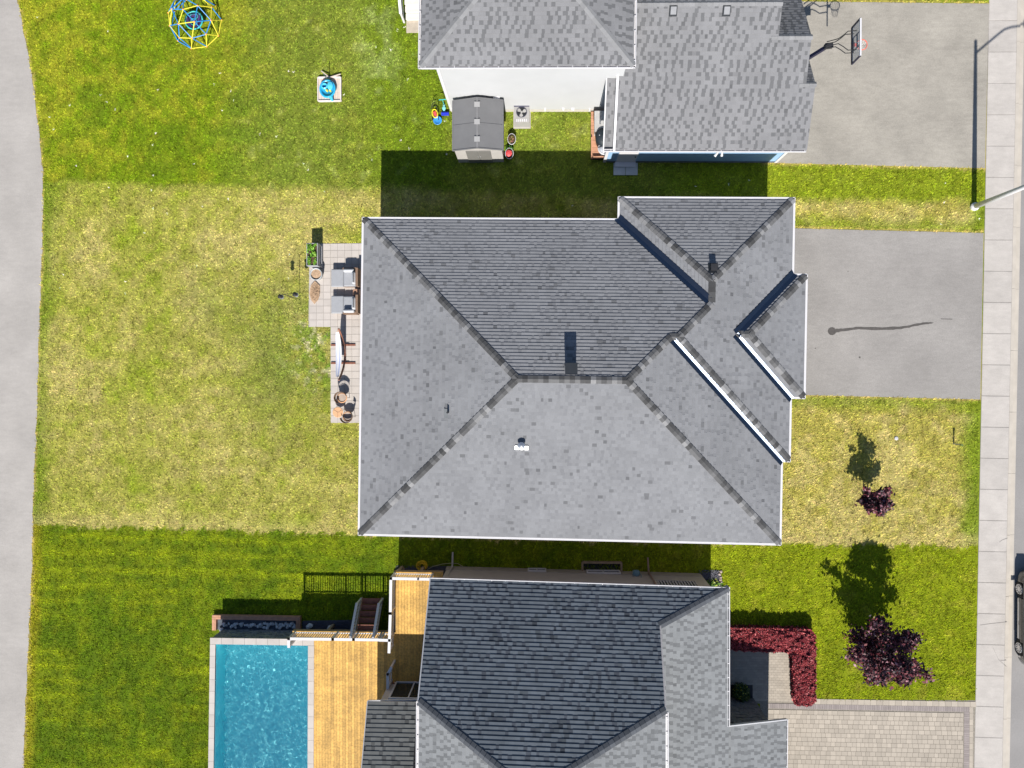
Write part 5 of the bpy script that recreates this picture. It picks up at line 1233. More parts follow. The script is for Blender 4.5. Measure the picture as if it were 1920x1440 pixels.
for k in range(N_):
    u0, u1 = -0.9+1.8*k/N_, -0.9+1.8*(k+1)/N_
    def row(u): 
        z_ = .80+.30*u*u; w2 = .135*(1-u*u)**.5+.012; y_ = ymid_+hl_*.98*u; return [(cx-.02+w2*s, y_, z_-.06*(1-s*s)*(1-u*u)) for s in (-1, -.5, 0, .5, 1)]
    r0, r1 = row(u0), row(u1)
    for j in range(4): b.poly([r0[j], r0[j+1], r1[j+1], r1[j]], ((.62, .66, .80), (.80, .80, .84), (.45, .50, .72), (.82, .80, .80))[j])
b.build('sling', mat('sling', (.9, .9, .9), .85, .0, attr=True), hm, tint=True)
for s in (-1, 1):
    b = MB(); b.tube([arc(s), (cx-.02, ymid_+hl_*.88*s, 1.04)], .01, 5); b.build('rope', M['rope'], hm)
# rattan chairs and table
def chair(label, px, py, rz):
    q = at(px, py, .45); x, y = q[0], q[1]; t = thing('rattan_chair', label, 'chair', (x, y, .03), 'round rattan chairs on the patio')
    c_, s_ = math.cos(rz), math.sin(rz); R = lambda u, v, z: (x+u*c_-v*s_, y+u*s_+v*c_, z)
    b = MB()
    for k in range(4):
        r = .25-.012*k; b.tube([R(r*math.cos(a), r*math.sin(a), .42+.006*k) for a in np.linspace(0, 2*math.pi, 25)], .008, 5)
    b.build('seat_frame', M['rope'], t)
    b = MB(); b.lathe(x, y, [(.24, .405), (.24, .415), (.12, .40), (.01, .395)], 20); b.build('seat', mat('seat_beige', (.40, .33, .28), .8), t)
    b = MB(); rows = []
    for z_, rr in ((.42, .25), (.58, .29), (.74, .31)): b.tube([R(rr*math.cos(a), rr*math.sin(a), z_+.05*math.sin(a)) for a in np.linspace(-.35, math.pi+.35, 15)], .014, 5)
    for a in np.linspace(-.3, math.pi+.3, 22): b.tube([R(.25*math.cos(a), .25*math.sin(a), .42), R(.31*math.cos(a), .31*math.sin(a), .74+.05*math.sin(a))], .005, 4)
    aa = list(np.linspace(-.3, math.pi+.3, 19))
    for a0_, a1_ in zip(aa, aa[1:]): b.poly([R(.285*math.cos(a0_), .285*math.sin(a0_), .56), R(.285*math.cos(a1_), .285*math.sin(a1_), .56), R(.31*math.cos(a1_), .31*math.sin(a1_), .76+.05*math.sin(a1_)), R(.31*math.cos(a0_), .31*math.sin(a0_), .76+.05*math.sin(a0_))])
    b.build('backrest', M['wicker'], t)
    for a in (.6, 2.5, 3.8, 5.6): b = MB(); b.tube([R(.22*math.cos(a), .22*math.sin(a), .42), R(.29*math.cos(a), .29*math.sin(a), .03)], .012, 5); b.build('leg', M['wicker'], t)
chair('brown rattan bucket chair standing north of the round side table', 641, 746, .7)
chair('brown rattan bucket chair standing beside the south edge of the patio', 651.5, 781, -2.6)
q = at(633.5, 773, .5); tb = thing('round_table', 'small round tan rattan table between the two bucket chairs', 'table', (q[0], q[1], .03))
b = MB(); b.lathe(q[0], q[1], [(.25, .485), (.265, .50), (.25, .51)], 24); b.build('table_top', M['rope'], tb)
for k in range(3): a = k*2.09+.5; b = MB(); b.bar((q[0], q[1], .514), (q[0]+.25*math.cos(a), q[1]+.25*math.sin(a), .514), .014, .008); b.tube([(q[0]+.18*math.cos(a), q[1]+.18*math.sin(a), .48), (q[0]+.23*math.cos(a), q[1]+.23*math.sin(a), .03)], .013, 5); b.build('leg', M['wicker'], tb)

# ================================================================== NORTH YARD
# garden shed
zs = 1.95; s0 = at(848, 285, zs); s1 = at(944, 286, zs); xl_, xr_ = s0[0]+.02, s1[0]-.02; xc = (xl_+xr_)/2; yf_ = at(900, 304.5)[1]; yb2 = at(848, 187, zs)[1]-.06; zr_ = 2.32
sh = thing('garden_shed', 'grey plastic garden shed with pitched roof beside the white house', 'shed', (xc, yf_, 0))
xi0, xi1 = xl_+.08, xr_-.06
def rp(s, y): return ((xl_ if s < 0 else xr_), y)
for s in (-1, 1):
    b = MB(); N_ = 5; ys = np.linspace(yf_-.02, yb2, N_)
    xe = xl_-.0 if s < 0 else xr_+.0
    q = [(xe, ys[0], zs), (xc, ys[0], zr_), (xc, ys[-1], zr_), (xe, ys[-1], zs)]
    if s < 0: q = q[::-1]; q = q[::-1]
    b.poly(q if s > 0 else q[::-1]); b.poly([(a[0], a[1], a[2]-.05) for a in q]); b.bar(q[0], q[3], .05, .06); b.bar(q[0], q[1], .04, .06); b.bar(q[3], q[2], .04, .06); b.bar((xe, (ys[0]+ys[-1])/2, zs+.015), (xc, (ys[0]+ys[-1])/2, zr_+.008), .03, .02)
    b.build('roof_panel', M['shed_roof'], sh)
b = MB(); b.bar((xc, yf_, zr_+.01), (xc, yb2, zr_+.01), .05, .03); b.build('ridge_cap', mat('ridge', (.2, .2, .21), .7), sh)
for py in (196, 228.5, 261):
    q = at(893, py, zr_); b = MB(); b.bar((xc, q[1]-.12, zr_+.035), (xc, q[1]+.12, zr_+.035), .26, .03); b.build('skylight', M['skylight'], sh)
b = MB()
for (p_, q_) in (((xi0, yf_), (xi0, yb2-.1)), ((xi1, yb2-.1), (xi1, yf_))): b.poly([(*p_, 0), (*q_, 0), (*q_, zs), (*p_, zs)])
for y_ in (yf_, yb2-.1): b.poly([(xi0, y_, 0), (xi1, y_, 0), (xi1, y_, zs), (xc, y_, zr_-.02), (xi0, y_, zs)])
b.build('wall', M['shed_wall'], sh)
for s in (-1, 1):
    b = MB(); b.box(xc+s*.30, yf_-.03, .98, .58, .04, 1.78); dd_ = b.build('door', M['shed_door'], sh); b = MB(); b.box(xc+s*.06, yf_-.06, 1.0, .03, .04, .22); b.build('handle', M['galv'], dd_)
# air conditioner
q0, q1 = at(963.5, 229, .8), at(992.5, 196, .8); cx, cy = (q0[0]+q1[0])/2, (q0[1]+q1[1])/2; wx, wy = q1[0]-q0[0], q1[1]-q0[1]
ac = thing('air_conditioner', 'beige outdoor air conditioner with a round top fan by the white wall', 'air conditioner', (cx, cy, 0))
b = MB(); b.box(cx, cy, .02, wx+.1, wy+.1, .06); b.build('pad', M['concrete'], ac)
b = MB(); b.box(cx, cy, .42, wx, wy, .74); b.build('cabinet', M['ac'], ac)
b = MB(); b.box(cx, cy+wy/2-.05, .80, wx, .1, .02); b.build('rear_panel', mat('ac_dark', (.09, .09, .13), .5), ac)
b = MB(); b.lathe(cx, cy+.06, [(.255, .795), (.265, .81), (.24, .81), (.24, .798)], 28, cap=False); b.build('fan_ring', mat('ac_ring', (.07, .07, .11), .5), ac)
b = MB(); b.lathe(cx, cy+.06, [(.25, .797), (.01, .7975)], 28, cap=False); b.build('fan_well', M['black'], ac)
for k in range(3):
    a = k*2.094+.4; b = MB(); P_ = [(cx+r*math.cos(a+w_), cy+.06+r*math.sin(a+w_), .803+.01*w_) for r, w_ in ((.05, -.5), (.15, -.55), (.23, -.35), (.24, .1), (.2, .5), (.08, .5))]; b.poly(P_); b.build('fan_blade', M['ac'], ac)
b = MB(); b.lathe(cx, cy+.06, [(.05, .8), (.05, .825), (.01, .83)], 12); b.build('hub', M['ac'], ac)
for k in range(6): b = MB(); b.box(cx-.23+k*.092, cy-wy/2+.085, .797, .05, .13, .014); b.build('vent_slat', M['white'], ac)
b = MB(); b.tube([(cx+.18, cy+wy/2, .4), (cx+.18, cy+wy/2+.12, .5), (cx+.16, wy0+.5, .55)], .03, 6); b.build('pipe', M['white_dull'], ac)
# tubs beside the shed
def tub(label, px, py, m, nm, extra):
    q = at(px, py, .35); t = thing(nm, label, 'planter', (q[0], q[1], 0), 'tubs beside the shed')
    b = MB(); b.lathe(q[0], q[1], [(.13, 0), (.19, .3), (.205, .36), (.18, .36), (.17, .28)], 20, sy=1.35, cap=False); b.build('tub', m, t)
    b = MB(); b.lathe(q[0], q[1], [(.19, .352), (.21, .375), (.19, .38)], 20, sy=1.33, cap=False); b.build('rim', M['white'], t)
    b = MB(); b.lathe(q[0], q[1], [(.172, .28), (.05, .30), (.01, .3)], 16, sy=1.3, cap=False); b.build('potting_soil', M['soil'], t); extra(t, q)
def ex1(t, q):
    P = np.array([q[0], q[1]+.02, .33])+rng.normal(size=(70, 3))*np.array([.07, .1, .02]); leaves('plant', t, P, M['leaf_red'], .04, pal_mix([(.25, .18, .06), (.28, .10, .08), (.10, .14, .02)], [.4, .3, .3]), .5)
def ex2(t, q):
    b = MB(); b.lathe(q[0]-.03, q[1], [(.02, .33), (.13, .35), (.14, .42), (.07, .46), (.01, .47)], 12, sy=1.2); b.tube([(q[0]+.06, q[1]-.1, .38), (q[0]+.12, q[1]-.02, .48), (q[0]+.09, q[1]+.1, .46)], .022, 6); b.box(q[0]-.05, q[1]-.02, .47, .12, .10, .03, .5); b.build('watering_can', M['toy_red'], t)
    P = np.array([q[0]-.02, q[1]+.26, .30])+rng.normal(size=(60, 3))*np.array([.08, .05, .04]); leaves('plant', t, P, M['leaf_red'], .045, pal_mix([(.08, .30, .02), (.05, .18, .02)], [.6, .4]), .5)
tub('dark tub with a pale rim and dry stems between shed and air conditioner', 959.5, 261, M['black'], 'planter_tub', ex1)
tub('dark tub holding a red watering can at the front corner of the shed', 955, 288, M['black'], 'planter_tub', ex2)
# barbecue corner
q = at(1121, 252, .3)
dkx0, dkx1 = at(1108, 250, .25)[0], gx0+.0; dy0, dy1 = at(1110, 297, .25)[1], wy0-.12
bb = thing('timber_platform', 'small orange timber platform between white wall and garage', 'platform', ((dkx0+dkx1)/2, dy0, 0))
b = MB(); b.box((dkx0+dkx1+.6)/2, (dy0+dy1)/2, .10, dkx1-dkx0+.6, dy1-dy0, .2); b.build('base', M['black'], bb)
n_ = 13
for k in range(n_):
    y_ = dy0+(dy1-dy0)*(k+.5)/n_; b = MB(); b.box((dkx0+dkx1+.6)/2, y_, .215, dkx1-dkx0+.6, (dy1-dy0)/n_-.012, .03); b.build('board', M['wood_orange'], bb)
b = MB(); b.bar((dkx0+.03, dy0+.02, .40), (dkx0+.85, dy0+.02, .40), .06, .06); b.bar((dkx0+.03, dy0, .38), (dkx0+.03, dy0+1.0, .38), .06, .06); b.box(dkx0+.05, dy0+.03, .3, .09, .09, .26); b.box(dkx0+.75, dy0+.03, .3, .09, .09, .26); b.build('guard_rail', M['wood_orange'], bb)
q = at(1124, 227, .95); b = MB(); b.box(q[0]+.10, q[1], .57, .62, .95, .70); b.box(q[0]+.10, q[1], .93, .68, 1.0, .03); prop(b.build('storage_box', mat('box_grey', (.42, .41, .40), .6)), 'grey storage box on the platform next to the white wall', 'storage box')
q = at(1122, 255, 1.1); gr = thing('barbecue', 'black covered barbecue on the timber platform partly under the garage eave', 'barbecue', (q[0]+.2, q[1], .23))
b = MB(); b.lathe(q[0]+.22, q[1], [(.30, .25), (.36, .75), (.38, .95), (.34, 1.08), (.2, 1.16), (.01, 1.18)], 24, sx=.95, sy=1.15); b.build('cover', mat('bbq_black', (.018, .026, .034), .6, .1, 5, .01, 8), gr, smooth=True)
b = MB(); b.lathe(q[0]+.05, q[1]+.02, [(.03, 1.14), (.02, 1.17)], 8); b.build('knob', M['white_dull'], gr)
q = at(1126, 278, .9); kg = thing('kettle_grill', 'round grey kettle grill beside the black barbecue', 'barbecue', (q[0]+.2, q[1], .23))
b = MB(); b.lathe(q[0]+.18, q[1], [(.08, .55), (.27, .70), (.31, .85), (.31, .9)], 24, cap=True); b.build('bowl', mat('kettle', (.40, .42, .47), .4), kg, smooth=True)
b = MB(); b.lathe(q[0]+.18, q[1], [(.315, .89), (.27, .93), (.26, .915)], 24, cap=False); b.build('rim', M['white_dull'], kg)
b = MB(); b.tube([(q[0]-.12, q[1]+.02, .93), (q[0]+.16, q[1]+.10, .95)], .014, 6); b.build('handle', M['metal_black'], kg)
for k in range(3): a = k*2.1; b = MB(); b.tube([(q[0]+.18+.15*math.cos(a), q[1]+.15*math.sin(a), .62), (q[0]+.18+.28*math.cos(a), q[1]+.28*math.sin(a), .23)], .014, 5); b.build('leg', M['galv'], kg)

# geodesic climbing dome with saucer swing
import bmesh
q = at(369, 44); R_ = 1.30; dm = thing('climbing_dome', 'blue and yellow geodesic climbing dome on the north lawn', 'climbing frame', (q[0], q[1], 0))
bm = bmesh.new(); bmesh.ops.create_icosphere(bm, subdivisions=2, radius=R_)
# a vertex of the icosphere already points up; turn the dome as in the photo
Rz = Matrix.Rotation(.42, 3, 'Z')
vs_ = {v_.index: Rz @ v_.co for v_ in bm.verts}
k = 0
for e in bm.edges:
    a, c = vs_[e.verts[0].index], vs_[e.verts[1].index]
    if a.z < -.02*R_ or c.z < -.02*R_: continue
    a2, c2 = Vector((q[0]+a.x, q[1]+a.y, .03+a.z*1.05)), Vector((q[0]+c.x, q[1]+c.y, .03+c.z*1.05)); L_ = e.calc_length()/R_
    yel_ = L_ < .58 if False else hsh(e.index, 3) < .42
    b = MB(); b.tube([a2, c2], .024, 7); b.build('strut', M['yellow_bar' if yel_ else 'blue_bar'], dm)
for v_ in bm.verts:
    a = vs_[v_.index]
    if a.z < -.02*R_: continue
    b = MB(); b.lathe(q[0]+a.x, q[1]+a.y, [(.01, a.z*1.05-.02), (.045, a.z*1.05+.02), (.045, a.z*1.05+.05), (.01, a.z*1.05+.08)], 8); b.build('connector', M['orange_ball'], dm)
bm.free()
c = at(363.5, 38, .40); sw_ = thing('saucer_swing', 'round teal rimmed saucer swing hanging inside the climbing dome', 'swing', (c[0], c[1], .3))
b = MB(); b.tube([(c[0]+.44*math.cos(a), c[1]+.44*math.sin(a), .40) for a in np.linspace(0, 2*math.pi, 33)], .035, 8); b.build('rim', M['teal'], sw_, smooth=True)
b = MB(); b.lathe(c[0], c[1], [(.42, .39), (.25, .36), (.01, .34)], 24, cap=False); b.build('seat', mat('swing_seat', (.05, .03, .12), .8, .4, 8), sw_)
b = MB(); b.tube([(c[0]+.16*math.cos(a), c[1]-.08+.16*math.sin(a), .40) for a in np.linspace(0, 2*math.pi, 21)], .014, 6); b.tube([(c[0]+.2*math.cos(a), c[1]+.2+.12*math.sin(a), .40) for a in np.linspace(0, 2*math.pi, 21)], .014, 6); b.build('handle', M['teal'], sw_)
for k in range(4): a = k*1.57+.6; b = MB(); b.tube([(c[0]+.44*math.cos(a), c[1]+.44*math.sin(a), .40), (q[0]+.0, q[1], 1.36)], .008, 4); b.build('rope', M['black'], sw_)

# toddler water toy on a square tray
q = at(618.5, 168, .05); tt = thing('play_tray', 'square pale wooden sandpit tray on the north lawn', 'sandpit', (q[0], q[1], 0)); hw3 = .56
b = MB(); b.box(q[0], q[1]-.0, .05, hw3*2, hw3*2.05, .06, .0)
for k in range(8):
    m_ = MB(); m_.box(q[0]-hw3+.07+k*.14, q[1], .05, .132, hw3*2.02, .08); m_.build('board', M['sand'], tt)
for s in (-1, 1):
    m_ = MB(); m_.box(q[0]+s*(hw3+.02), q[1], .09, .05, hw3*2.1, .14); m_.box(q[0], q[1]+s*(hw3+.03), .09, hw3*2, .05, .14); m_.build('rim', mat('rim_wood', (.68, .60, .58), .8), tt)
m_ = MB(); m_.bar((q[0]-.42, q[1]+.92, .1), (q[0]-.05, q[1]+.60, .22), .05, .03); m_.bar((q[0]+.0, q[1]+.56, .16), (q[0]+.58, q[1]+.72, .16), .05, .03); m_.build('loose_slat', M['sand'], tt)
c = at(613, 165, .4); tw_ = thing('water_toy', 'glossy blue plastic water play toy lying on the sandpit tray', 'toy', (c[0], c[1], .1))
b = MB(); b.lathe(c[0], c[1], [(.20, .10), (.36, .18), (.42, .30), (.40, .36), (.34, .36), (.32, .24), (.05, .20)], 28, sy=1.1, cap=True); b.build('basin', M['toy_blue'], tw_, smooth=True)
b = MB(); b.lathe(c[0]-.14, c[1]+.12, [(.15, .25), (.15, .40), (.12, .42), (.10, .30)], 16, cap=False); b.lathe(c[0]+.16, c[1]+.10, [(.12, .25), (.14, .42), (.03, .46)], 16, sy=1.5); b.build('cup', mat('toy_sky', (.10, .55, .78), .3), tw_)
b = MB(); b.lathe(c[0]-.02, c[1]-.10, [(.05, .25), (.05, .40), (.01, .43)], 10); b.lathe(c[0]+.14, c[1]-.10, [(.05, .25), (.05, .40), (.01, .43)], 10); b.build('knob', M['toy_yellow'], tw_)
b = MB(); b.tube([(c[0]+.14, c[1]-.35, .28), (c[0]+.22, c[1]-.55, .16)], .12, 10, .05); b.build('spout', M['toy_blue'], tw_)
b = MB(); b.tube([(c[0]+.04, c[1]+.42, .1), (c[0]-.0, c[1]+.44, 1.0)], .018, 6); b.lathe(c[0]+.03, c[1]+.42, [(.14, .12), (.14, .28), (.10, .32)], 12); b.build('spray_pole', mat('toy_dark', (.05, .12, .08), .5), tw_)
# ride-on toys by the house corner
def ring(mb, x, y, z, rx, ry_, r, rz=0, n=24): mb.tube([(x+rx*math.cos(a)*math.cos(rz)-ry_*math.sin(a)*math.sin(rz), y+rx*math.cos(a)*math.sin(rz)+ry_*math.sin(a)*math.cos(rz), z) for a in np.linspace(0, 2*math.pi, n+1)], r, 6)
c = at(815.5, 213, .3); t = thing('ride_on_toy', 'yellow ring framed ride-on toy with black handlebars by the house corner', 'toy', (c[0], c[1], 0))
b = MB(); ring(b, c[0], c[1], .32, .13, .21, .028, .25); b.build('frame', M['toy_yellow'], t)
b = MB(); b.box(c[0], c[1], .24, .14, .24, .06, .3); b.build('seat', M['toy_red'], t)
b = MB(); b.tube([(c[0]-.17, c[1]+.16, .5), (c[0]-.08, c[1]+.40, .55), (c[0]+.04, c[1]+.52, .5)], .018, 6); b.tube([(c[0]+.16, c[1]+.02, .4), (c[0]+.1, c[1]+.32, .5), (c[0]-.1, c[1]+.30, .45)], .016, 6); b.build('handlebar', M['black'], t)
for s in (-1, 1): b = MB(); b.tube([(c[0]+s*.16-.02, c[1]-.16, .09), (c[0]+s*.16+.02, c[1]-.16, .09)], .09, 12); b.build('wheel', M['rubber'], t)
c = at(820.5, 226, .1); b = MB(); b.lathe(c[0], c[1], [(.05, .03), (.19, .07), (.22, .14), (.19, .14), (.15, .09), (.03, .08)], 20); prop(b.build('water_dish', mat('dish_blue', (.05, .30, .75), .3), smooth=True), 'round bright blue plastic dish on grass below the yellow toy', 'toy')
c = at(832, 202, .2); t = thing('scooter', 'small teal scooter leaning at the north house corner', 'toy', (c[0], c[1], 0))
b = MB(); b.box(c[0], c[1], .10, .10, .40, .03); b.lathe(c[0], c[1], [(.09, .1), (.09, .13), (.02, .14)], 12); b.build('footboard', mat('aqua', (.25, .65, .65), .4), t)
b = MB(); b.tube([(c[0], c[1]+.2, .1), (c[0]-.02, c[1]+.26, .55)], .018, 6); b.build('stem', M['teal'], t)
b = MB(); b.tube([(c[0]-.19, c[1]+.26, .55), (c[0]+.15, c[1]+.28, .55)], .024, 6); b.build('handlebar', M['teal'], t)
for y_ in (-.2, .2): b = MB(); b.tube([(c[0]-.03, c[1]+y_, .07), (c[0]+.03, c[1]+y_, .07)], .07, 10); b.build('wheel', M['rubber'], t)
c = at(834.5, 213, .15); b = MB(); b.box(c[0], c[1], .12, .38, .13, .16); 
for k in range(5): b.lathe(c[0]-.15+k*.075, c[1], [(.03, .2), (.03, .235), (.01, .24)], 8)
prop(b.build('toy_tray', M['toy_cobalt']), 'cobalt blue toy tray in the grass below the teal scooter', 'toy')
# deck stairs at the north-west
q0, q1 = at(762.5, 62), at(785, 42); xs0, xs1 = q0[0], q1[0]+.15; yb3 = q0[1]
ns = thing('back_stairs', 'pale timber stairs with white railing at the back of the north house', 'stairs', ((xs0+xs1)/2, yb3, 0))
b = MB(); b.box((xs0+xs1)/2, yb3+.28, .04, xs1-xs0, .56, .08); b.build('landing', mat('pad_beige', (.46, .40, .33), .9, .1, 5), ns)
for k in range(9):
    y_ = yb3+.56+.29*(k+.5); z_ = .20+.17*k; b = MB(); b.box((xs0+xs1)/2, y_, z_, xs1-xs0, .285, .05); b.box((xs0+xs1)/2, y_-.12, z_-.09, xs1-xs0-.04, .02, .14); b.build('tread', mat('tread_pale', (.66, .63, .58), .7, .04) if k == 0 else bpy.data.materials['tread_pale'], ns)
railing('white sloping handrail of the back stairs', [(xs0-.10, yb3+.5), (xs0-.10, yb3+.5+2.7)], .1, 1.05, z0e=1.7, wr=.13)

# ================================================================== STREET SIDE
# basketball hoop
hp_ = thing('basketball_hoop', 'tall basketball hoop with clear backboard on the north driveway', 'basketball hoop', (12.35, 14.65, 0))
zt_, zb_ = 3.75, 2.88; X0 = 13.99; ya_, yb4 = 14.17, 15.80
B3 = lambda y, z: (X0, y, z)
def bar3(mb, a, c, w=.05): mb.bar(a, c, w, w)
b = MB()
for a, c in ((B3(ya_, zb_), B3(yb4, zb_)), (B3(ya_, zb_), B3(ya_, zt_)), (B3(yb4, zb_), B3(yb4, zt_))): bar3(b, a, c, .06)
b.build('backboard_frame', mat('navy', (.012, .012, .04), .4), hp_)
b = MB(); bar3(b, B3(ya_, zt_), B3(yb4, zt_), .07); b.build('top_trim', M['white'], hp_)
pcm = bpy.data.materials.new('acrylic'); pcm.use_nodes = True; n = pcm.node_tree; pb = n.nodes['Principled BSDF']; pb.inputs['Base Color'].default_value = (.75, .8, .85, 1); pb.inputs['Transmission Weight'].default_value = .0; pb.inputs['Alpha'].default_value = .35; pb.inputs['Roughness'].default_value = .1
b = MB(); b.box(X0, (ya_+yb4)/2, (zt_+zb_)/2, .012, yb4-ya_, zt_-zb_); b.build('backboard', pcm, hp_)
ymb = (ya_+yb4)/2; b = MB()
for a, c in ((B3(ymb-.30, zb_+.05), B3(ymb-.30, zt_)), (B3(ymb+.30, zb_+.05), B3(ymb+.30, zt_)), (B3(ymb-.3, zb_+.12), B3(ymb+.3, zb_+.12)), (B3(ymb-.3, zb_+.52), B3(ymb+.3, zb_+.52))):
    b.bar((a[0]+.01, a[1], a[2]), (c[0]+.01, c[1], c[2]), .05, .02)
b.build('target_square', bpy.data.materials['navy'], hp_)
rc = (X0+.37, ymb-.02, 3.05); b = MB(); b.tube([(rc[0]+.23*math.cos(a), rc[1]+.23*math.sin(a), rc[2]) for a in np.linspace(0, 2*math.pi, 25)], .018, 6); b.bar((X0, rc[1], 3.02), (X0+.16, rc[1], 3.04), .14, .03); b.box(X0+.02, rc[1], 3.0, .03, .2, .22); b.build('rim', M['paint_red'], hp_)
b = MB()
for k in range(12):
    a = k/12*6.283; e = a+.26; f2 = a-.26
    for ee in (e, f2): b.tube([(rc[0]+.23*math.cos(a), rc[1]+.23*math.sin(a), rc[2]), (rc[0]+.17*math.cos(ee), rc[1]+.17*math.sin(ee), rc[2]-.2), (rc[0]+.13*math.cos(a), rc[1]+.13*math.sin(a), rc[2]-.42)], .005, 4)
b.build('net', M['net'], hp_)
pb0 = (11.95, 15.05, 0); b = MB(); b.box(11.9, 15.05, .12, .9, .8, .22); b.build('base', M['black'], hp_)
pT = (13.0, 15.08, 2.75); pB = (12.05, 15.05, .2)
b = MB(); b.bar(pB, pT, .14, .14, (0, 0, 1)); b.build('pole', bpy.data.materials['navy'], hp_)
b = MB(); b.box(13.02, 15.08, 2.72, .34, .2, .22, .1); b.build('adjuster', M['metal_black'], hp_)
for s in (-1, 1):
    for dz in (0, .30):
        b = MB(); y_ = 15.06; b.tube([(12.85, y_+s*.10, 2.72+dz*.8), (13.25, y_+s*.11, 2.92+dz), (13.45, y_-.03+s*.26, 3.0+dz), (13.62, y_-.05+s*.42, 3.06+dz), (13.97, y_-.06+s*.42, 3.12+dz)], .022, 6); b.build('arm', M['metal_black'], hp_)
# street lamp
q = at(1826, 388); lp = thing('street_lamp', 'tall grey street lamp pole at the kerb with an arm over the road', 'street lamp', (q[0], q[1], 0))
Z1 = 7.4; b = MB(); b.tube([(q[0], q[1], 0), (q[0], q[1], Z1*.5), (q[0], q[1], Z1)], .13, 12, .075); b.build('pole', M['pole'], lp, smooth=True)
b = MB(); b.lathe(q[0], q[1], [(.2, .0), (.2, .12), (.13, .2)], 12); b.build('base', M['pole'], lp)
b = MB(); pts = [(q[0], q[1], Z1-.55), (q[0]+.5, q[1], Z1-.15), (q[0]+1.0, q[1], Z1+.25), (q[0]+1.35, q[1], Z1+.50), (q[0]+1.7, q[1], Z1+.60), (q[0]+2.4, q[1], Z1+.66)]; b.tube(pts, .045, 8, .035); b.build('arm', M['pole'], lp)
b = MB(); b.box(q[0]+2.7, q[1], Z1+.66, .75, .26, .12); b.build('lamp_head', M['white_dull'], lp)
b = MB(); b.box(q[0]+2.75, q[1], Z1+.59, .5, .2, .02); b.build('lens', M['galv'], lp)
# utility marker and small survey cap
q = at(1788, 832); mk = thing('marker_post', 'thin white utility marker post in the dry front lawn', 'marker post', (q[0], q[1], 0))
b = MB(); b.box(q[0], q[1], .32, .07, .05, .64); b.build('post', M['white_dull'], mk); b = MB(); b.box(q[0], q[1], .66, .11, .06, .10); b.build('cap', mat('marker_green', (.06, .13, .05), .5), mk)
q = at(1680, 822); b = MB(); b.lathe(q[0], q[1], [(.09, 0), (.09, .05), (.03, .06)], 12); prop(b.build('valve_cap', M['white_dull']), 'small round pale valve cap in the dry front lawn', 'valve cap')

# parked car at the kerb
cxs = at(1902, 1160, -.1)[0]; yw1, yw2 = at(1910, 1105, .25)[1], at(1910, 1215, .25)[1]
G0 = -.112; car = thing('parked_car', 'dark grey car parked at the kerb, cut by the right edge', 'car', (cxs+.92, (yw1+yw2)/2, G0))
yF, yR = yw1+.92, yw2-.78; W2 = .92; xc_ = cxs+W2
prof = [(-.02, .32), (0, .55), (.10, .72), (1.0, .90), (1.12, .93), (1.85, 1.42), (2.9, 1.46), (3.7, 1.38), (4.2, 1.02), (4.40, .95), (4.45, .6), (4.42, .30)]
Lc = yF-yR; sc = Lc/4.45
def body_sec(t, zt__): pass
b = MB(); rows = []
lowz = .25
def width_at(z, y): 
    w_ = W2*(1-.06*max(0, (z-.75)/.2)) if z < .95 else W2*(.92-.30*(z-.95)/.5)
    e = min(y, 4.45-y); return w_*(1-.22*max(0, 1-e/.45)**2)
sil = [(y, z) for y, z in prof]
ys_c = np.linspace(0, 4.45, 42)
tops = np.interp(ys_c, [p_[0] for p_ in prof[:-1]], [p_[1] for p_ in prof[:-1]])
for y_, tz in zip(ys_c, tops):
    zs_l = [lowz, .45, .65, .80, min(.92, tz)]; sec = []
    for z_ in zs_l: z2 = min(z_, tz); sec.append((width_at(min(z2, .92), y_), z2))
    belt = min(.94, tz); 
    if tz > .96: sec += [(width_at(.96, y_)*.97, .95), (width_at(tz*.75+.25*.95, y_), tz*.75+.25*.95), (width_at(tz, y_), tz-.02), (width_at(tz, y_)*.6, tz+.02), (0, tz+.03)]
    else: sec += [(width_at(tz, y_)*.9, tz+.01), (width_at(tz, y_)*.7, tz+.02), (width_at(tz, y_)*.5, tz+.03), (width_at(tz, y_)*.25, tz+.035), (0, tz+.04)]
    yy_ = yF-y_*sc
    rows.append([(xc_-w_, yy_, G0+z_) for w_, z_ in sec]+[(xc_+w_, yy_, G0+z_) for w_, z_ in sec[::-1][1:]])
nr = len(rows[0])
wheel_y = [(yF-yw1)/sc, (yF-yw2)/sc]
for k in range(len(rows)-1):
    for j in range(nr-1):
        ym2 = (ys_c[k]+ys_c[k+1])/2; zc = (rows[k][j][2]+rows[k][j+1][2])/2-G0
        if any(abs(ym2-wy_)*sc < .40 for wy_ in wheel_y) and zc < .66 and math.hypot((ym2-wheel_y[0])*sc if abs(ym2-wheel_y[0]) < 1 else (ym2-wheel_y[1])*sc, zc-.33) < .42: continue
        b.poly([rows[k][j], rows[k][j+1], rows[k+1][j+1], rows[k+1][j]][::-1])
b.poly([r for r in rows[0]]); b.poly([r for r in rows[-1]][::-1])
b.build('body', M['car'], car, smooth=True)
def glass(y0_, y1_, side):
    b = MB(); sx_ = side
    n_ = 6
    for k in range(n_):
        ya1, ya2 = y0_+(y1_-y0_)*k/n_, y0_+(y1_-y0_)*(k+1)/n_; q_ = []
        for yy1 in (ya1, ya2):
            tz = np.interp(yy1, [p_[0] for p_ in prof], [p_[1] for p_ in prof]); zu = max(1.0, tz-.10); q_.append([(xc_+sx_*(width_at(1.0, yy1)+.008), yF-yy1*sc, G0+1.0), (xc_+sx_*(width_at(zu, yy1)+.008), yF-yy1*sc, G0+zu)])
        P_ = [q_[0][0], q_[0][1], q_[1][1], q_[1][0]]; b.poly(P_ if sx_ > 0 else P_[::-1])
    b.build('side_window', M['glass'], car)
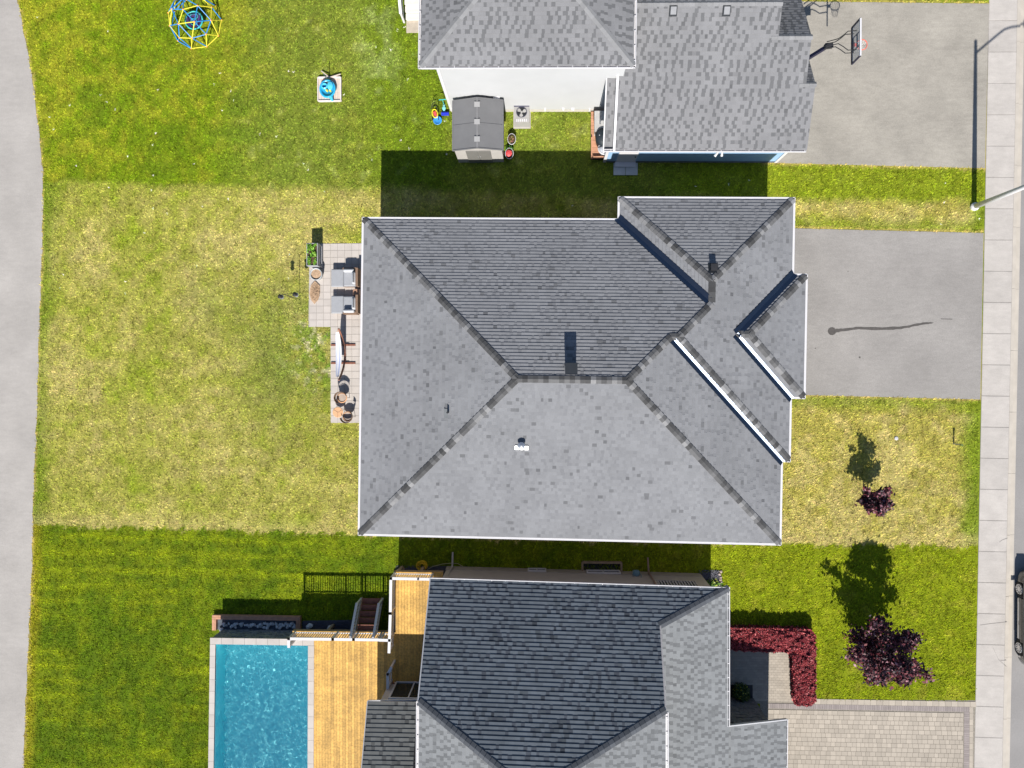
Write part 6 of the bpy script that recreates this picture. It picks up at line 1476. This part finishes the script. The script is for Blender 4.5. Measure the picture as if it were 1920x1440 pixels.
for side in (-1, 1): glass(1.45, 2.45, side); glass(2.52, 3.55, side)
for (ya1, za1, ya2, za2, nm) in ((1.16, .965, 1.80, 1.40, 'windscreen'), (3.76, 1.36, 4.16, 1.06, 'rear_window')):
    b = MB(); w1, w2 = width_at(za1, ya1)*.86, width_at(za2, ya2)*.86; b.poly([(xc_-w1, yF-ya1*sc, G0+za1+.045), (xc_+w1, yF-ya1*sc, G0+za1+.045), (xc_+w2, yF-ya2*sc, G0+za2+.05), (xc_-w2, yF-ya2*sc, G0+za2+.05)][::-1]); b.build(nm, M['glass'], car)
for s in (-1, 1):
    for wy_ in (yw1, yw2):
        b = MB(); xo = xc_+s*(W2-.02); b.tube([(xo-s*.22, wy_, G0+.33), (xo-s*.02, wy_, G0+.33), (xo, wy_, G0+.33)], .33, 28); wh = b.build('wheel', M['rubber'], car)
        b = MB(); b.tube([(xo-s*.05, wy_, G0+.33), (xo+s*.004, wy_, G0+.33)], .225, 24); b.build('rim_back', M['black'], wh)
        b = MB(); b.tube([(xo+s*.004, wy_+.225*math.cos(a), G0+.33+.225*math.sin(a)) for a in np.linspace(0, 6.2832, 25)], .02, 5)
        for k in range(10):
            a = k*.628; b.bar((xo+s*.008, wy_+.04*math.cos(a), G0+.33+.04*math.sin(a)), (xo+s*.008, wy_+.215*math.cos(a), G0+.33+.215*math.sin(a)), .045, .02, (1, 0, 0))
        b.tube([(xo, wy_, G0+.33), (xo+s*.02, wy_, G0+.33)], .055, 12); b.build('rim', M['alloy'], wh)
        b = MB(); b.tube([(xo-s*.28, wy_, G0+.34), (xo-s*.05, wy_, G0+.34)], .40, 20); b.build('wheel_arch', M['black'], car)
    b = MB(); b.box(xc_+s*(W2+.09), yF-1.50*sc, G0+1.0, .18, .10, .13); b.build('mirror', M['car'], car)
    b = MB(); b.box(xc_+s*.66, yF-.10, G0+.66, .36, .12, .12); b.build('headlight', M['alloy'], car)
    b = MB(); b.box(xc_+s*.70, yR+.04, G0+.82, .30, .08, .14); b.build('tail_light', M['lamp_red'], car)
    b = MB(); b.bar((xc_+s*(W2+.003), yw1-.45, G0+.30), (xc_+s*(W2+.003), yw2+.45, G0+.30), .02, .08); b.build('sill_trim', M['galv'], car)
    for yy_ in (1.9, 3.0): b = MB(); b.box(xc_+s*(W2+.005), yF-yy_*sc, G0+.82, .03, .18, .03); b.build('handle', M['galv'], car)

# ------------------------------------------------------------------ grass: short blades in tufts over the whole lawn
EXC = [DRIVE_M, DRIVE_N, DRIVE_S, PAT_A, PAT_B, WK, POOL, [L(*q) for q in wA], [L(*q) for q in Wn], [L(*q) for q in Wg],
       [Ow[0], Ow[1], Ow[2], Ow[3]], [(k0[0]-.05, k0[1]+.08), (k1[0]+.05, k1[1]+.08), (k1[0]+.05, k1[1]-1.6), (k0[0]-.05, k0[1]-1.6)],
       [(xw, yA), (xend, yA), (xend, yS_), (xw, yS_)], [(xmid, yB), (xend, yB), (xend, yA), (xmid, yA)],
       [nb0[:2], (nb0[0], -24), (9, -24), (nb1[0], nb1[1])], [at(568, 1164)[:2], at(665, 1162)[:2], at(665, 1196)[:2], at(567, 1196)[:2]],
       [at(742, 1066)[:2], at(838, 1061)[:2], at(838, 1100)[:2], at(742, 1100)[:2]], [at(1310, 1076)[:2], at(1348, 1069)[:2], at(1352, 1105)[:2], at(1312, 1110)[:2]],
       HP, [(xi0, yf_), (xi1, yf_), (xi1, yb2), (xi0, yb2)], [(dkx0, dy0), (dkx1+.6, dy0), (dkx1+.6, dy1), (dkx0, dy1)], [(q_[0], q_[1]) for q_ in (at(597, 146), at(640, 146), at(640, 190), at(597, 190))],
       [at(1149, 306)[:2], at(1197, 306)[:2], at(1197, 329)[:2], at(1149, 329)[:2]], [(xs0, yb3), (xs1, yb3), (xs1, yb3+4), (xs0, yb3+4)]]
NTF = 172000
tx_ = rng.uniform(-27.5, 22.5, NTF*2); ty_ = rng.uniform(-21, 21, NTF*2)
edge = tx_-np.interp(ty_, TRAIL_Y, TRAIL_X); ok = (edge > -.01) & (tx_ < swx(ty_)-.01)
for P in EXC:
    ok &= ~inside(tx_, ty_, P)
tx_, ty_ = tx_[ok], ty_[ok]; tx_, ty_ = tx_[:NTF], ty_[:NTF]
N = len(tx_); NB = 4; cl = (vn(tx_, ty_, 9, 31)*.5+vn(tx_, ty_, 19, 33)*.5)[:, None]; col = lawn_col(tx_, ty_)*np.clip(.76+.46*sm(.22, .78, cl)+.98*(rng.random((N, 1))-.5), .08, 1.45)
wh_ = rng.random(N) < .0012*(ty_ > 4); col[wh_] = (.8, .8, .7); col = np.clip(col, .003, .9)
hue = rng.random((N, 1)); col = col*np.concatenate([.88+.24*hue, np.ones((N, 1)), .8+.5*hue], 1)
a = rng.random((N, NB))*6.283; ln = .045+.055*rng.random((N, NB)); wd = .010+.012*rng.random((N, NB)); up2 = .02+.045*rng.random((N, NB))
bx_ = tx_[:, None]+.02*np.cos(a*1.7); by_ = ty_[:, None]+.02*np.sin(a*2.3)
ca, sa = np.cos(a), np.sin(a)
V = np.zeros((N, NB, 3, 3))
V[:, :, 0] = np.stack([bx_-sa*wd, by_+ca*wd, np.zeros_like(bx_)], -1); V[:, :, 1] = np.stack([bx_+sa*wd, by_-ca*wd, np.zeros_like(bx_)], -1); V[:, :, 2] = np.stack([bx_+ca*ln, by_+sa*ln, up2], -1)
V = V.reshape(-1, 3); T = np.arange(len(V)).reshape(-1, 3)
me = np_mesh('grass', V, T, np.repeat(col, NB*3, 0), blade_m)
prop(place(bpy.data.objects.new('grass', me), None, (0, 0, 0)), 'short lawn grass blades over all three gardens', 'grass', kind='stuff')
print('objects', len(bpy.data.objects))
